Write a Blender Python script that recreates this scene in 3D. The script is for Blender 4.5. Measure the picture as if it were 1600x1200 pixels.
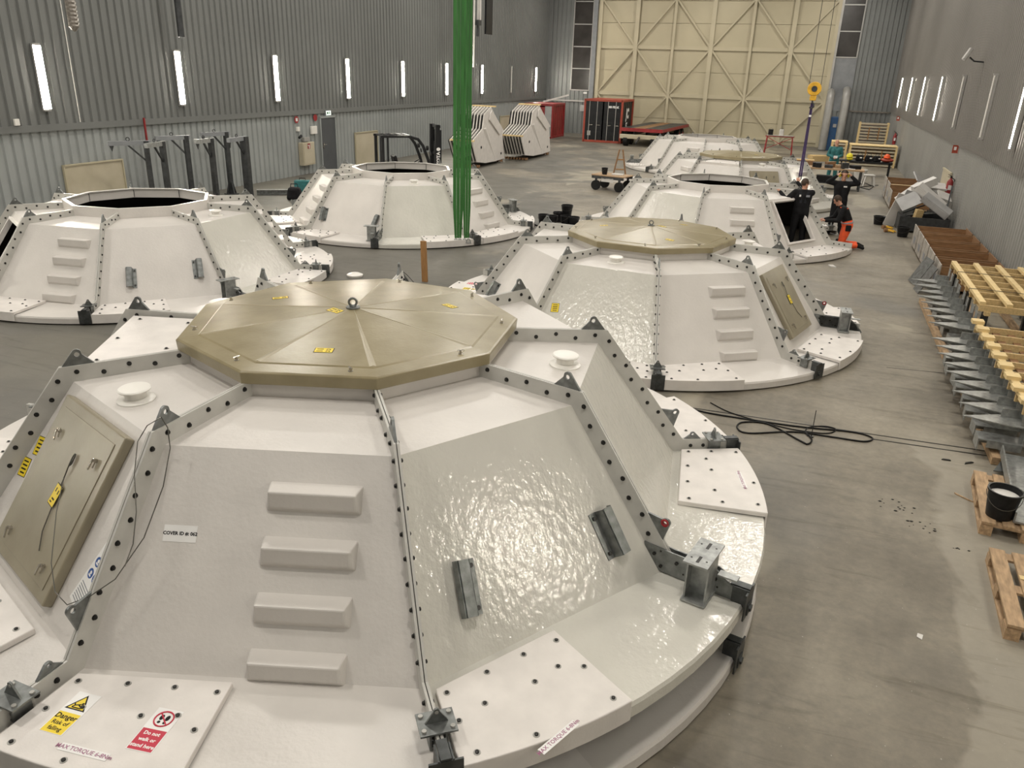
import bpy, bmesh, math, random
from math import sin, cos, pi, radians, sqrt, atan2, hypot
from mathutils import Matrix, Vector
random.seed(7)
for o in list(bpy.data.objects): bpy.data.objects.remove(o)
SC = bpy.context.scene
COL = SC.collection

# ------------------------------------------------------------------ camera
FPX, YAW, PITCH, ROLL, HC = 1220.0, -0.34678, 0.38157, 0.03219, 4.1
cd = bpy.data.cameras.new('camera'); cam = bpy.data.objects.new('camera', cd); COL.objects.link(cam)
cd.sensor_fit = 'HORIZONTAL'; cd.sensor_width = 36.0; cd.lens = FPX * 36.0 / 1600.0
cd.clip_start = 0.05; cd.clip_end = 300
_f = Vector((sin(YAW)*cos(PITCH), cos(YAW)*cos(PITCH), -sin(PITCH)))
_r = Vector((cos(YAW), -sin(YAW), 0)); _u = _r.cross(_f)
CR = cos(ROLL)*_r + sin(ROLL)*_u; CU = -sin(ROLL)*_r + cos(ROLL)*_u; CF = _f
cam.matrix_world = Matrix(((CR.x, CU.x, -CF.x, 0), (CR.y, CU.y, -CF.y, 0), (CR.z, CU.z, -CF.z, HC), (0, 0, 0, 1)))
SC.camera = cam

# ------------------------------------------------------------------ world, exposure, hall dimensions
w = bpy.data.worlds.new('world'); SC.world = w; w.use_nodes = True
w.node_tree.nodes['Background'].inputs[0].default_value = (0.5, 0.5, 0.5, 1)
w.node_tree.nodes['Background'].inputs[1].default_value = 0.05
vs = SC.view_settings
vs.view_transform = 'Standard'; vs.look = 'None'; vs.gamma = 1.0; vs.exposure = 0.0; vs.use_curve_mapping = False
XL, XR, YB, YF, ZC = -18.94, 4.2, 57.5, -9.0, 12.0
LAMP_W = 290.0
TUBE_W = 150.0
LAMP_COL = (1.0, 0.945, 0.86)
LAMP_SPOTS = [(x, y) for y in (-6.0, 2.0, 10.5, 19.0, 27.5, 36.0, 44.5, 52.5) for x in (-14.5, -7.4, 0.2)]  # first row, behind the camera, is added to brighten the front panels

def ground(x, y, z=0.0):
    """world point at height z that stands at photo pixel x, y (1600 x 1200)"""
    d = CF + (x-800)/FPX*CR - (y-600)/FPX*CU
    t = (z-HC)/d.z
    return Vector((t*d.x, t*d.y, z))
def onX(x, y, X):
    d = CF + (x-800)/FPX*CR - (y-600)/FPX*CU
    t = X/d.x
    return Vector((X, t*d.y, HC+t*d.z))
def onY(x, y, Y):
    d = CF + (x-800)/FPX*CR - (y-600)/FPX*CU
    t = Y/d.y
    return Vector((t*d.x, Y, HC+t*d.z))

# ------------------------------------------------------------------ materials
MATS = {}
def P(name, col, rough=0.5, metal=0.0, var=0.10, scale=3.0, bump=0.0, bscale=60.0, spec=0.5, coord='Object', stretch=None, col2=None, coat=0.0, detail=4.0, trans=0.0):
    m = bpy.data.materials.new(name); m.use_nodes = True
    nt = m.node_tree; N = nt.nodes; L = nt.links; b = N['Principled BSDF']
    b.inputs['Roughness'].default_value = rough; b.inputs['Metallic'].default_value = metal
    b.inputs['Specular IOR Level'].default_value = spec
    if coat: b.inputs['Coat Weight'].default_value = coat; b.inputs['Coat Roughness'].default_value = 0.12
    tc = N.new('ShaderNodeTexCoord'); mp = N.new('ShaderNodeMapping')
    L.new(tc.outputs[coord], mp.inputs[0])
    if stretch: mp.inputs['Scale'].default_value = stretch
    no = N.new('ShaderNodeTexNoise'); no.inputs['Scale'].default_value = scale; no.inputs['Detail'].default_value = detail
    L.new(mp.outputs[0], no.inputs['Vector'])
    rp = N.new('ShaderNodeValToRGB')
    c2 = col2 if col2 else tuple(min(1, c*(1+var)) for c in col)
    c1 = col if col2 else tuple(c*(1-var) for c in col)
    rp.color_ramp.elements[0].position = 0.32; rp.color_ramp.elements[1].position = 0.68
    rp.color_ramp.elements[0].color = (*c1, 1); rp.color_ramp.elements[1].color = (*c2, 1)
    L.new(no.outputs['Fac'], rp.inputs[0]); L.new(rp.outputs[0], b.inputs['Base Color'])
    if bump:
        nb = N.new('ShaderNodeTexNoise'); nb.inputs['Scale'].default_value = bscale; nb.inputs['Detail'].default_value = 3
        L.new(mp.outputs[0], nb.inputs['Vector'])
        bp = N.new('ShaderNodeBump'); bp.inputs['Strength'].default_value = bump; bp.inputs['Distance'].default_value = 0.01
        L.new(nb.outputs['Fac'], bp.inputs['Height']); L.new(bp.outputs[0], b.inputs['Normal'])
    MATS[name] = m
    return m
def EM(name, col, strength):
    m = bpy.data.materials.new(name); m.use_nodes = True
    b = m.node_tree.nodes['Principled BSDF']; b.inputs['Base Color'].default_value = (0.9, 0.9, 0.9, 1)
    b.inputs['Emission Color'].default_value = (*col, 1); b.inputs['Emission Strength'].default_value = strength
    MATS[name] = m; return m

P('gelcoat', (0.62, 0.59, 0.555), 0.36, var=0.04, scale=2.5, bump=0.25, bscale=26, spec=0.5)
P('gelcoat_wet', (0.60, 0.585, 0.53), 0.13, var=0.04, scale=2.5, bump=0.7, bscale=17, spec=0.55, stretch=(1, 1, 0.6))
P('gelcoat_plate', (0.70, 0.665, 0.63), 0.42, var=0.06, scale=5, bump=0.12, bscale=60)
P('gelcoat_seam', (0.50, 0.49, 0.455), 0.38, var=0.07, scale=6, bump=0.08, bscale=30)
P('inner_coat_gap_shade', (0.02, 0.019, 0.018), 0.7, spec=0.2)  # cover insides; also paints the shade between stacked segments
P('white_plastic', (0.78, 0.76, 0.71), 0.3, var=0.02, scale=5)
P('lid_fibreglass', (0.225, 0.187, 0.102), 0.28, var=0.12, scale=4, bump=0.10, bscale=35, col2=(0.295, 0.250, 0.148))
P('lid_ridge', (0.34, 0.295, 0.195), 0.34, var=0.08)
P('hatch_fibreglass', (0.245, 0.215, 0.15), 0.34, var=0.1, scale=2.5, bump=0.08, bscale=30, col2=(0.31, 0.275, 0.195))
P('galvanised', (0.20, 0.21, 0.205), 0.42, 0.75, var=0.3, scale=14, bump=0.06, bscale=50)
P('galvanised_light', (0.34, 0.35, 0.34), 0.42, 0.6, var=0.22, scale=18, bump=0.06, bscale=50)
P('galvanised_dark', (0.085, 0.09, 0.09), 0.45, 0.7, var=0.3, scale=14)
P('bolt_dark', (0.035, 0.034, 0.032), 0.4, 0.6, var=0.2)
P('bolt_steel', (0.40, 0.39, 0.36), 0.4, 0.3, var=0.2)
P('stainless', (0.55, 0.52, 0.47), 0.25, 0.9, var=0.15, scale=20)
P('red_plastic', (0.32, 0.01, 0.015), 0.4)
P('red_paint', (0.28, 0.02, 0.022), 0.45, var=0.2)
P('orange_red_paint', (0.33, 0.05, 0.025), 0.5, var=0.15)
P('yellow_label', (0.80, 0.60, 0.02), 0.4, var=0.04)
P('yellow_paint', (0.72, 0.40, 0.03), 0.45, var=0.2, scale=8)
P('white_label', (0.80, 0.79, 0.77), 0.4, var=0.02)
P('black_print', (0.0072, 0.0072, 0.0072), 0.5, spec=0.25)
P('red_print', (0.50, 0.02, 0.05), 0.45, var=0.05)
P('purple_print', (0.33, 0.13, 0.22), 0.5, var=0.05)
P('blue_print', (0.01, 0.07, 0.28), 0.45, var=0.05)
P('black_rubber', (0.0084, 0.0084, 0.0084), 0.55, spec=0.25, var=0.3, scale=20)
P('black_plastic', (0.0108, 0.0108, 0.0114), 0.38, spec=0.25, var=0.3, scale=20)
P('black_paint', (0.0132, 0.0138, 0.0150), 0.4, spec=0.25, var=0.2)
P('dark_steel', (0.055, 0.058, 0.06), 0.45, 0.5, var=0.25, scale=8)
P('grey_door_paint', (0.075, 0.08, 0.085), 0.5, var=0.06)
P('beige_board', (0.44, 0.39, 0.28), 0.55, var=0.1, scale=1.5, col2=(0.52, 0.465, 0.35))
P('cream_steel', (0.455, 0.405, 0.28), 0.5, var=0.05, scale=0.5)
P('cream_steel_beam', (0.47, 0.42, 0.295), 0.5, var=0.05, scale=1)
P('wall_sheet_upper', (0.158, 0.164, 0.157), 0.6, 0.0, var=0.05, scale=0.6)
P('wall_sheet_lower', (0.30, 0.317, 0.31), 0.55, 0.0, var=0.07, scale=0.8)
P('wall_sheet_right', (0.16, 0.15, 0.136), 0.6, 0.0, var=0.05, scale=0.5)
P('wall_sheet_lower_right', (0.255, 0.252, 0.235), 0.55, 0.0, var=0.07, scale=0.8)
P('wall_sheet_back', (0.19, 0.20, 0.195), 0.42, 0.0, var=0.06, scale=0.8)
P('ceiling_sheet', (0.12, 0.12, 0.115), 0.6, var=0.05)
P('window_glass', (0.045, 0.041, 0.038), 0.18, var=0.25, scale=1.2)
P('alu_frame', (0.42, 0.41, 0.39), 0.4, 0.3)
P('grey_panel', (0.22, 0.23, 0.24), 0.5)
P('duct_grey', (0.27, 0.265, 0.25), 0.45, 0.2, var=0.08)
P('duct_foil', (0.20, 0.18, 0.155), 0.45, 0.3, var=0.2, scale=20)
P('blue_paint', (0.02, 0.085, 0.22), 0.4, var=0.1)
P('new_timber', (0.70, 0.53, 0.26), 0.6, var=0.12, scale=6, stretch=(1, 6, 6))
P('fresh_timber', (0.58, 0.42, 0.20), 0.62, var=0.15, scale=6, stretch=(6, 1, 6))
P('brown_timber', (0.235, 0.125, 0.055), 0.62, var=0.25, scale=5, stretch=(1, 5, 8))
P('pallet_timber', (0.40, 0.27, 0.155), 0.7, var=0.25, scale=7, stretch=(5, 1, 5))
P('plank_timber', (0.33, 0.17, 0.06), 0.6, var=0.15, scale=6, stretch=(6, 6, 1))
P('grey_ply', (0.36, 0.33, 0.29), 0.7, var=0.3, scale=6)
P('green_webbing', (0.032, 0.155, 0.028), 0.6, var=0.25, scale=14, stretch=(1, 1, 0.1))
P('purple_webbing', (0.045, 0.025, 0.09), 0.6, var=0.25, scale=8)
P('steel_wire', (0.12, 0.115, 0.10), 0.35, 0.8)
P('packing_white', (0.60, 0.58, 0.55), 0.5, var=0.08, scale=3)
P('packing_grey', (0.37, 0.365, 0.36), 0.5, var=0.12, scale=3)
P('skin', (0.52, 0.27, 0.18), 0.5, var=0.06)
P('hair_dark', (0.045, 0.025, 0.014), 0.7, var=0.3, scale=40)
P('cloth_black', (0.0072, 0.0072, 0.0084), 0.8, spec=0.25, var=0.3, scale=10)
P('cloth_charcoal', (0.0180, 0.0198, 0.0240), 0.8, spec=0.25, var=0.2, scale=10)
P('cloth_orange', (0.80, 0.095, 0.02), 0.65, var=0.12, scale=10)
P('cloth_teal', (0.02, 0.13, 0.135), 0.7, var=0.2, scale=10)
P('cloth_grey', (0.22, 0.23, 0.25), 0.6, var=0.1, scale=10)
P('hivis_yellow', (0.72, 0.62, 0.03), 0.5, var=0.1)
P('hivis_orange', (0.75, 0.10, 0.02), 0.5, var=0.1)
EM('tube_light', (1.0, 0.93, 0.80), TUBE_W)
EM('lamp_light', (1.0, 0.945, 0.86), 12.0)
EM('exit_glow', (0.85, 1.0, 0.85), 1.2)

def floor_mat():
    m = bpy.data.materials.new('concrete_floor'); m.use_nodes = True; MATS['concrete_floor'] = m
    nt = m.node_tree; N = nt.nodes; L = nt.links; b = N['Principled BSDF']
    tc = N.new('ShaderNodeTexCoord')
    def noise(scale, detail=5, rough=0.6, dist=0.0, st=(1, 1, 1)):
        mp = N.new('ShaderNodeMapping'); mp.inputs['Scale'].default_value = st; L.new(tc.outputs['Object'], mp.inputs[0])
        n = N.new('ShaderNodeTexNoise'); n.inputs['Scale'].default_value = scale; n.inputs['Detail'].default_value = detail
        n.inputs['Roughness'].default_value = rough; n.inputs['Distortion'].default_value = dist
        L.new(mp.outputs[0], n.inputs['Vector']); return n.outputs['Fac']
    def ramp(fac, p0, p1, c0, c1):
        r = N.new('ShaderNodeValToRGB'); e = r.color_ramp.elements
        e[0].position = p0; e[1].position = p1; e[0].color = (*c0, 1); e[1].color = (*c1, 1)
        L.new(fac, r.inputs[0]); return r.outputs[0]
    def mix(f, a, bb, mode='MIX'):
        x = N.new('ShaderNodeMix'); x.data_type = 'RGBA'; x.blend_type = mode
        if isinstance(f, float): x.inputs[0].default_value = f
        else: L.new(f, x.inputs[0])
        L.new(a, x.inputs[6]); L.new(bb, x.inputs[7]); return x.outputs[2]
    base = ramp(noise(0.55, 8, 0.62), 0.36, 0.66, (0.150, 0.133, 0.104), (0.280, 0.250, 0.198))
    fine = ramp(noise(9.0, 6, 0.7), 0.3, 0.7, (0.80, 0.80, 0.80), (1.10, 1.09, 1.06))
    c = mix(1.0, base, fine, 'MULTIPLY')
    # worn pale patches with hard edges, darker resurfaced patches
    pale = ramp(noise(0.33, 4, 0.5, 0.8, (1, 0.55, 1)), 0.575, 0.60, (0, 0, 0), (1, 1, 1))
    palec = N.new('ShaderNodeRGB'); palec.outputs[0].default_value = (0.31, 0.28, 0.215, 1)
    sc = N.new('ShaderNodeMath'); sc.operation = 'MULTIPLY'; sc.inputs[1].default_value = 0.75; L.new(pale, sc.inputs[0])
    c = mix(sc.outputs[0], c, palec.outputs[0])
    dark = ramp(noise(0.24, 3, 0.5, 0.5, (1, 0.7, 1)), 0.54, 0.60, (0, 0, 0), (1, 1, 1))
    darkc = N.new('ShaderNodeRGB'); darkc.outputs[0].default_value = (0.115, 0.115, 0.108, 1)
    sd = N.new('ShaderNodeMath'); sd.operation = 'MULTIPLY'; sd.inputs[1].default_value = 0.5; L.new(dark, sd.inputs[0])
    c = mix(sd.outputs[0], c, darkc.outputs[0])
    # older dark grey coating over the left half of the hall, ragged edge
    sx = N.new('ShaderNodeSeparateXYZ'); L.new(tc.outputs['Object'], sx.inputs[0])
    ma = N.new('ShaderNodeMath'); ma.operation = 'MULTIPLY_ADD'; ma.inputs[1].default_value = -0.14; ma.inputs[2].default_value = -0.95; L.new(sx.outputs[0], ma.inputs[0])
    mb_ = N.new('ShaderNodeMath'); mb_.operation = 'MULTIPLY_ADD'; mb_.inputs[1].default_value = 2.2; L.new(noise(0.28, 4, 0.55, 0.6), mb_.inputs[0]); my = N.new('ShaderNodeMath'); my.operation = 'MULTIPLY_ADD'; my.inputs[1].default_value = -0.03; L.new(sx.outputs[1], my.inputs[0]); L.new(ma.outputs[0], my.inputs[2]); L.new(my.outputs[0], mb_.inputs[2])
    coat = ramp(mb_.outputs[0], 0.45, 0.62, (0, 0, 0), (1, 1, 1))
    coatc = N.new('ShaderNodeRGB'); coatc.outputs[0].default_value = (0.090, 0.087, 0.074, 1)
    sk = N.new('ShaderNodeMath'); sk.operation = 'MULTIPLY'; sk.inputs[1].default_value = 0.75; L.new(coat, sk.inputs[0])
    c = mix(sk.outputs[0], c, coatc.outputs[0])
    # paler worn strip along the right-hand storage edge
    p1 = N.new('ShaderNodeMath'); p1.operation = 'MULTIPLY_ADD'; p1.inputs[1].default_value = 1.2; L.new(noise(0.7, 4, 0.55, 0.8), p1.inputs[0]); L.new(sx.outputs[0], p1.inputs[2])
    p3 = N.new('ShaderNodeMapRange'); p3.inputs[1].default_value = 2.28; p3.inputs[2].default_value = 2.36; L.new(p1.outputs[0], p3.inputs[0])
    p4 = N.new('ShaderNodeMapRange'); p4.inputs[1].default_value = 10.2; p4.inputs[2].default_value = 9.6; L.new(sx.outputs[1], p4.inputs[0])
    p5 = N.new('ShaderNodeMath'); p5.operation = 'MULTIPLY'; L.new(p3.outputs[0], p5.inputs[0]); L.new(p4.outputs[0], p5.inputs[1])
    p6 = N.new('ShaderNodeMath'); p6.operation = 'MULTIPLY'; p6.inputs[1].default_value = 0.45; L.new(p5.outputs[0], p6.inputs[0])
    wornc = N.new('ShaderNodeRGB'); wornc.outputs[0].default_value = (0.36, 0.33, 0.27, 1); c = mix(p6.outputs[0], c, wornc.outputs[0])
    streak = ramp(noise(2.2, 5, 0.6, 1.2, (0.35, 2.4, 1)), 0.56, 0.70, (1, 1, 1), (0.74, 0.73, 0.70))
    c = mix(1.0, c, streak, 'MULTIPLY')
    specks = ramp(noise(38.0, 2, 0.5), 0.74, 0.77, (0, 0, 0), (1, 1, 1))
    spc = N.new('ShaderNodeRGB'); spc.outputs[0].default_value = (0.42, 0.40, 0.36, 1)
    c = mix(specks, c, spc.outputs[0])
    L.new(c, b.inputs['Base Color'])
    rr = N.new('ShaderNodeMapRange'); rr.inputs[3].default_value = 0.42; rr.inputs[4].default_value = 0.70
    L.new(noise(1.3, 4), rr.inputs[0]); L.new(rr.outputs[0], b.inputs['Roughness'])
    bp = N.new('ShaderNodeBump'); bp.inputs['Strength'].default_value = 0.12; bp.inputs['Distance'].default_value = 0.004
    L.new(noise(25, 4), bp.inputs['Height']); L.new(bp.outputs[0], b.inputs['Normal'])
floor_mat()

# ------------------------------------------------------------------ mesh helpers
def T(x=0, y=0, z=0): return Matrix.Translation((x, y, z))
def RZ(a): return Matrix.Rotation(a, 4, 'Z')
def RX(a): return Matrix.Rotation(a, 4, 'X')
def RY(a): return Matrix.Rotation(a, 4, 'Y')
def frame(o, x, y, z):
    x = Vector(x); y = Vector(y); z = Vector(z); o = Vector(o)
    return Matrix(((x.x, y.x, z.x, o.x), (x.y, y.y, z.y, o.y), (x.z, y.z, z.z, o.z), (0, 0, 0, 1)))

class MB:
    def __init__(s): s.v = []; s.f = []; s.m = []
    def add(s, vs_, fs, M=None, m=0):
        n = len(s.v)
        s.v += [(M @ Vector(p)) if M else Vector(p) for p in vs_]
        s.f += [tuple(i+n for i in f) for f in fs]; s.m += [m]*len(fs)
        return s
    def box(s, c, d, M=None, m=0, taper=1.0):
        x, y, z = d[0]/2, d[1]/2, d[2]/2; cx, cy, cz = c; t = taper
        vv = [(cx-x, cy-y, cz-z), (cx+x, cy-y, cz-z), (cx+x, cy+y, cz-z), (cx-x, cy+y, cz-z),
              (cx-x*t, cy-y*t, cz+z), (cx+x*t, cy-y*t, cz+z), (cx+x*t, cy+y*t, cz+z), (cx-x*t, cy+y*t, cz+z)]
        return s.add(vv, [(0, 3, 2, 1), (4, 5, 6, 7), (0, 1, 5, 4), (1, 2, 6, 5), (2, 3, 7, 6), (3, 0, 4, 7)], M, m)
    def beam(s, a, b, wd, ht, up=(0, 0, 1), m=0):
        a = Vector(a); b = Vector(b); z = (b-a); l = z.length; z = z/l
        u = Vector(up); x = u.cross(z)
        if x.length < 1e-4: x = Vector((1, 0, 0)).cross(z)
        if x.length < 1e-4: x = Vector((0, 1, 0)).cross(z)
        x.normalize(); y = z.cross(x)
        return s.box((0, 0, l/2), (wd, ht, l), frame(a, x, y, z), m)
    def cyl(s, a, b, r, r2=None, n=12, m=0, caps=True):
        a = Vector(a); b = Vector(b); r2 = r if r2 is None else r2
        z = (b-a).normalized(); x = z.orthogonal().normalized(); y = z.cross(x)
        vv = [a + r*(cos(2*pi*i/n)*x + sin(2*pi*i/n)*y) for i in range(n)] + [b + r2*(cos(2*pi*i/n)*x + sin(2*pi*i/n)*y) for i in range(n)]
        ff = [(i, (i+1) % n, n+(i+1) % n, n+i) for i in range(n)]
        if caps: ff += [tuple(range(n-1, -1, -1)), tuple(range(n, 2*n))]
        return s.add(vv, ff, None, m)
    def tube(s, pts, r, n=6, m=0, closed=False):
        pts = [Vector(p) for p in pts]; k = len(pts); rings = []
        x = None
        for i, p in enumerate(pts):
            if closed: t = pts[(i+1) % k]-pts[i-1]
            else: t = pts[min(i+1, k-1)]-pts[max(i-1, 0)]
            t.normalize()
            if x is None: x = t.orthogonal().normalized()
            x = (x - t*x.dot(t)); x = x.normalized() if x.length > 1e-5 else t.orthogonal().normalized()
            y = t.cross(x)
            rr = r[i] if isinstance(r, (list, tuple)) else r
            rings.append([p + rr*(cos(2*pi*j/n)*x + sin(2*pi*j/n)*y) for j in range(n)])
        vv = [q for g in rings for q in g]; ff = []
        for i in range(k if closed else k-1):
            a = i*n; b = ((i+1) % k)*n
            for j in range(n): ff.append((a+j, a+(j+1) % n, b+(j+1) % n, b+j))
        if not closed: ff += [tuple(range(n-1, -1, -1)), tuple(range((k-1)*n, k*n))]
        return s.add(vv, ff, None, m)
    def prism(s, poly, h0, h1, M=None, m=0):
        """polygon in xy extruded along z"""
        n = len(poly)
        vv = [(p[0], p[1], h0) for p in poly] + [(p[0], p[1], h1) for p in poly]
        ff = [tuple(range(n-1, -1, -1)), tuple(range(n, 2*n))] + [(i, (i+1) % n, n+(i+1) % n, n+i) for i in range(n)]
        return s.add(vv, ff, M, m)
    def lathe(s, prof, n=20, M=None, m=0):
        vv = []; ff = []
        for (r, z) in prof: vv += [(r*cos(2*pi*i/n), r*sin(2*pi*i/n), z) for i in range(n)]
        for k in range(len(prof)-1):
            for i in range(n): ff.append((k*n+i, k*n+(i+1) % n, (k+1)*n+(i+1) % n, (k+1)*n+i))
        ff.append(tuple(range(n-1, -1, -1))); k = len(prof)-1; ff.append(tuple(range(k*n, k*n+n)))
        return s.add(vv, ff, M, m)
    def sphere(s, c, r, n=12, k=8, sc=(1, 1, 1), M=None, m=0):
        c = Vector(c); vv = [c+Vector((0, 0, r*sc[2]))]; ff = []
        for i in range(1, k):
            a = pi*i/k
            vv += [c+Vector((r*sc[0]*sin(a)*cos(2*pi*j/n), r*sc[1]*sin(a)*sin(2*pi*j/n), r*sc[2]*cos(a))) for j in range(n)]
        vv.append(c-Vector((0, 0, r*sc[2]))); e = len(vv)-1
        for j in range(n):
            ff.append((0, 1+j, 1+(j+1) % n))
            for i in range(k-2): ff.append((1+i*n+j, 1+(i+1)*n+j, 1+(i+1)*n+(j+1) % n, 1+i*n+(j+1) % n))
            ff.append((e, 1+(k-2)*n+(j+1) % n, 1+(k-2)*n+j))
        return s.add(vv, ff, M, m)
    def text(s, body, size, M, m=0, align='CENTER', bold=0.0):
        cu = bpy.data.curves.new('t', 'FONT'); cu.body = body; cu.size = size; cu.align_x = align; cu.align_y = 'CENTER'
        cu.offset = bold; cu.resolution_u = 2; cu.fill_mode = 'FRONT'
        ob = bpy.data.objects.new('t', cu); COL.objects.link(ob)
        dg = bpy.context.evaluated_depsgraph_get(); me = ob.evaluated_get(dg).to_mesh()
        s.add([v.co.copy() for v in me.vertices], [tuple(p.vertices) for p in me.polygons], M, m)
        ob.evaluated_get(dg).to_mesh_clear(); bpy.data.objects.remove(ob); bpy.data.curves.remove(cu)
        return s
    def mesh(s, name, mats, smooth=None):
        me = bpy.data.meshes.new(name); me.from_pydata([tuple(p) for p in s.v], [], s.f)
        if not isinstance(mats, (list, tuple)): mats = [mats]
        for q in mats: me.materials.append(MATS[q])
        me.polygons.foreach_set('material_index', s.m)
        me.update()
        if smooth is not None:
            me.polygons.foreach_set('use_smooth', [True]*len(me.polygons)); me.set_sharp_from_angle(angle=radians(smooth))
        return me
    def build(s, name, mats, parent=None, M=None, smooth=None, bevel=0.0, recalc=False):
        me = s.mesh(name, mats, smooth)
        if recalc:
            bm = bmesh.new(); bm.from_mesh(me); bmesh.ops.recalc_face_normals(bm, faces=bm.faces); bm.to_mesh(me); bm.free()
        return link(name, me, parent, M, bevel)
def link(name, me, parent=None, M=None, bevel=0.0):
    o = bpy.data.objects.new(name, me); COL.objects.link(o)
    if parent is not None: o.parent = parent
    if M is not None: o.matrix_basis = M
    if bevel:
        b = o.modifiers.new('bevel', 'BEVEL'); b.width = bevel; b.segments = 2; b.limit_method = 'ANGLE'; b.angle_limit = radians(35)
    return o
def tag(o, label, cat, group=None):
    o['label'] = label; o['category'] = cat
    if group: o['group'] = group
    return o
def thing(name, label, cat, loc=(0, 0, 0), rz=0.0, group=None):
    o = bpy.data.objects.new(name, None); COL.objects.link(o); o.empty_display_size = 0.2
    o.location = loc; o.rotation_euler = (0, 0, rz)
    return tag(o, label, cat, group)
def struct(o): o['kind'] = 'structure'; return o
def stuff(o): o['kind'] = 'stuff'; return o
def arc(c, r, a0, a1, n): return [(c[0]+r*cos(a0+(a1-a0)*i/n), c[1]+r*sin(a0+(a1-a0)*i/n)) for i in range(n+1)]
# ================================================================== hall shell
fl = MB(); fl.box(((XL+XR)/2, (YB+YF)/2, -0.1), (XR-XL+1.0, YB-YF+1.0, 0.2))
floor = struct(fl.build('floor', 'concrete_floor'))
struct(MB().box(((XL+XR)/2, (YB+YF)/2, ZC+0.1), (XR-XL+1.0, YB-YF+1.0, 0.2)).build('ceiling', 'ceiling_sheet'))

def corrugated(a, b, z0, z1, pitch, depth, inward, thick=0.03, wr=0.62):
    """trapezoid sheet from a to b (xy), ribs toward inward"""
    a = Vector(a); b = Vector(b); d = b-a; l = d.length; d = d/l
    n = max(1, int(l/pitch)); p = l/n; prof = []
    for i in range(n):
        s = i*p
        prof += [(s, 0.0), (s+p*(1-wr)*0.5, 0.0), (s+p*(1-wr)*0.5+0.03, depth), (s+p-0.03-p*(1-wr)*0.0, depth)]
    prof.append((l, 0.0))
    iw = Vector(inward); mb = MB(); vv = []; ff = []
    for (s, h) in prof:
        q = a + d*s + iw*h
        vv += [(q.x, q.y, z0), (q.x, q.y, z1)]
    k = len(prof)
    for i in range(k-1): ff.append((2*i, 2*i+2, 2*i+3, 2*i+1))
    mb.add(vv, ff)
    q0 = a-iw*0.12; q1 = b-iw*0.12   # backing slab, closes the sheet behind
    n0 = Vector((a.x, a.y, 0)); 
    mb.add([(q0.x, q0.y, z0), (q1.x, q1.y, z0), (q1.x, q1.y, z1), (q0.x, q0.y, z1)], [(0, 1, 2, 3)])
    mb.add([(a.x, a.y, z1), (b.x, b.y, z1), (q1.x, q1.y, z1), (q0.x, q0.y, z1)], [(0, 1, 2, 3)])
    return mb
ZP = 2.27
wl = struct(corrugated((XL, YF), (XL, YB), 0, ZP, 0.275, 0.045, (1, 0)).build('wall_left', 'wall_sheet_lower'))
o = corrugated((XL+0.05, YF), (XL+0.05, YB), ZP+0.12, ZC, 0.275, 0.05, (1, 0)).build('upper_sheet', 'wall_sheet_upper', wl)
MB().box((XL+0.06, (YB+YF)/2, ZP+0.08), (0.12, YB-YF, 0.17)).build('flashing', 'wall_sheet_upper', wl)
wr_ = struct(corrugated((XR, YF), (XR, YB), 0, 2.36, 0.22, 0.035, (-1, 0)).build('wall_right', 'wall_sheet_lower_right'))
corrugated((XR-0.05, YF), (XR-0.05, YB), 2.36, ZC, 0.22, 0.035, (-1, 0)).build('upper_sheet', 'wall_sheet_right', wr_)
# back wall: sheeting left and right of the big door, header above
DX0, DX1 = -15.42, -0.02
wb = struct(corrugated((XL, YB), (DX0-1.62, YB), 0, ZC, 0.29, 0.05, (0, -1)).build('wall_back', 'wall_sheet_back'))
corrugated((DX0-1.62, YB), (DX0, YB), 0, 2.9, 0.29, 0.05, (0, -1)).build('lower_sheet', 'wall_sheet_back', wb)
corrugated((1.62, YB), (XR, YB), 0, ZC, 0.27, 0.05, (0, -1)).build('side_sheet', 'wall_sheet_back', wb)
corrugated((0.35, YB), (1.62, YB), 0, 2.3, 0.27, 0.05, (0, -1)).build('lower_sheet', 'wall_sheet_back', wb)
MB().box((0.85, YB-0.02, 3.9), (1.56, 0.10, 3.2)).build('flat_panel', 'grey_panel', wb)
MB().box(((DX0+DX1)/2, YB+0.05, 11.2), (DX1-DX0+0.2, 0.2, 1.8)).build('header_sheet', 'wall_sheet_back', wb)
MB().box((2.9, YB-0.09, 2.33), (2.4, 0.08, 0.09)).build('rail', 'duct_foil', wb)
MB().box((-17.0, YB-0.09, 2.22), (3.6, 0.08, 0.10)).build('rail', 'alu_frame', wb)
wf = struct(corrugated((XL, YF), (XR, YF), 0, ZC, 0.275, 0.05, (0, 1)).build('wall_front', 'wall_sheet_upper'))

# --- large sliding hangar door with frame bracing
door = struct(MB().box(((DX0+DX1)/2, YB+0.06, 5.3), (DX1-DX0, 0.06, 10.6)).build('door_1', 'cream_steel'))
posts = [-15.07+2.53*i for i in range(7)]
zs = [0.0, 1.32, 2.85, 4.35, 5.85, 7.35, 8.85, 10.3]
for i in range(6):                                       # sandwich panels between posts, joints recessed
    for k in range(7):
        a, b = posts[i], posts[i+1]; z0, z1 = zs[k], zs[k+1]
        MB().box(((a+b)/2, YB, (z0+z1)/2), (b-a, 0.07, z1-z0-0.025)).build('panel', 'cream_steel', door)
for i, x in enumerate(posts):
    wd = 0.27 if i % 2 == 1 else 0.17
    if i in (0, 6): wd = 0.22
    pm = MB(); pm.box((x, YB-0.22, 5.3), (wd, 0.03, 10.6)); pm.box((x, YB-0.12, 5.3), (0.04, 0.2, 10.6))
    pm.build('post', 'cream_steel_beam', door)
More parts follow.
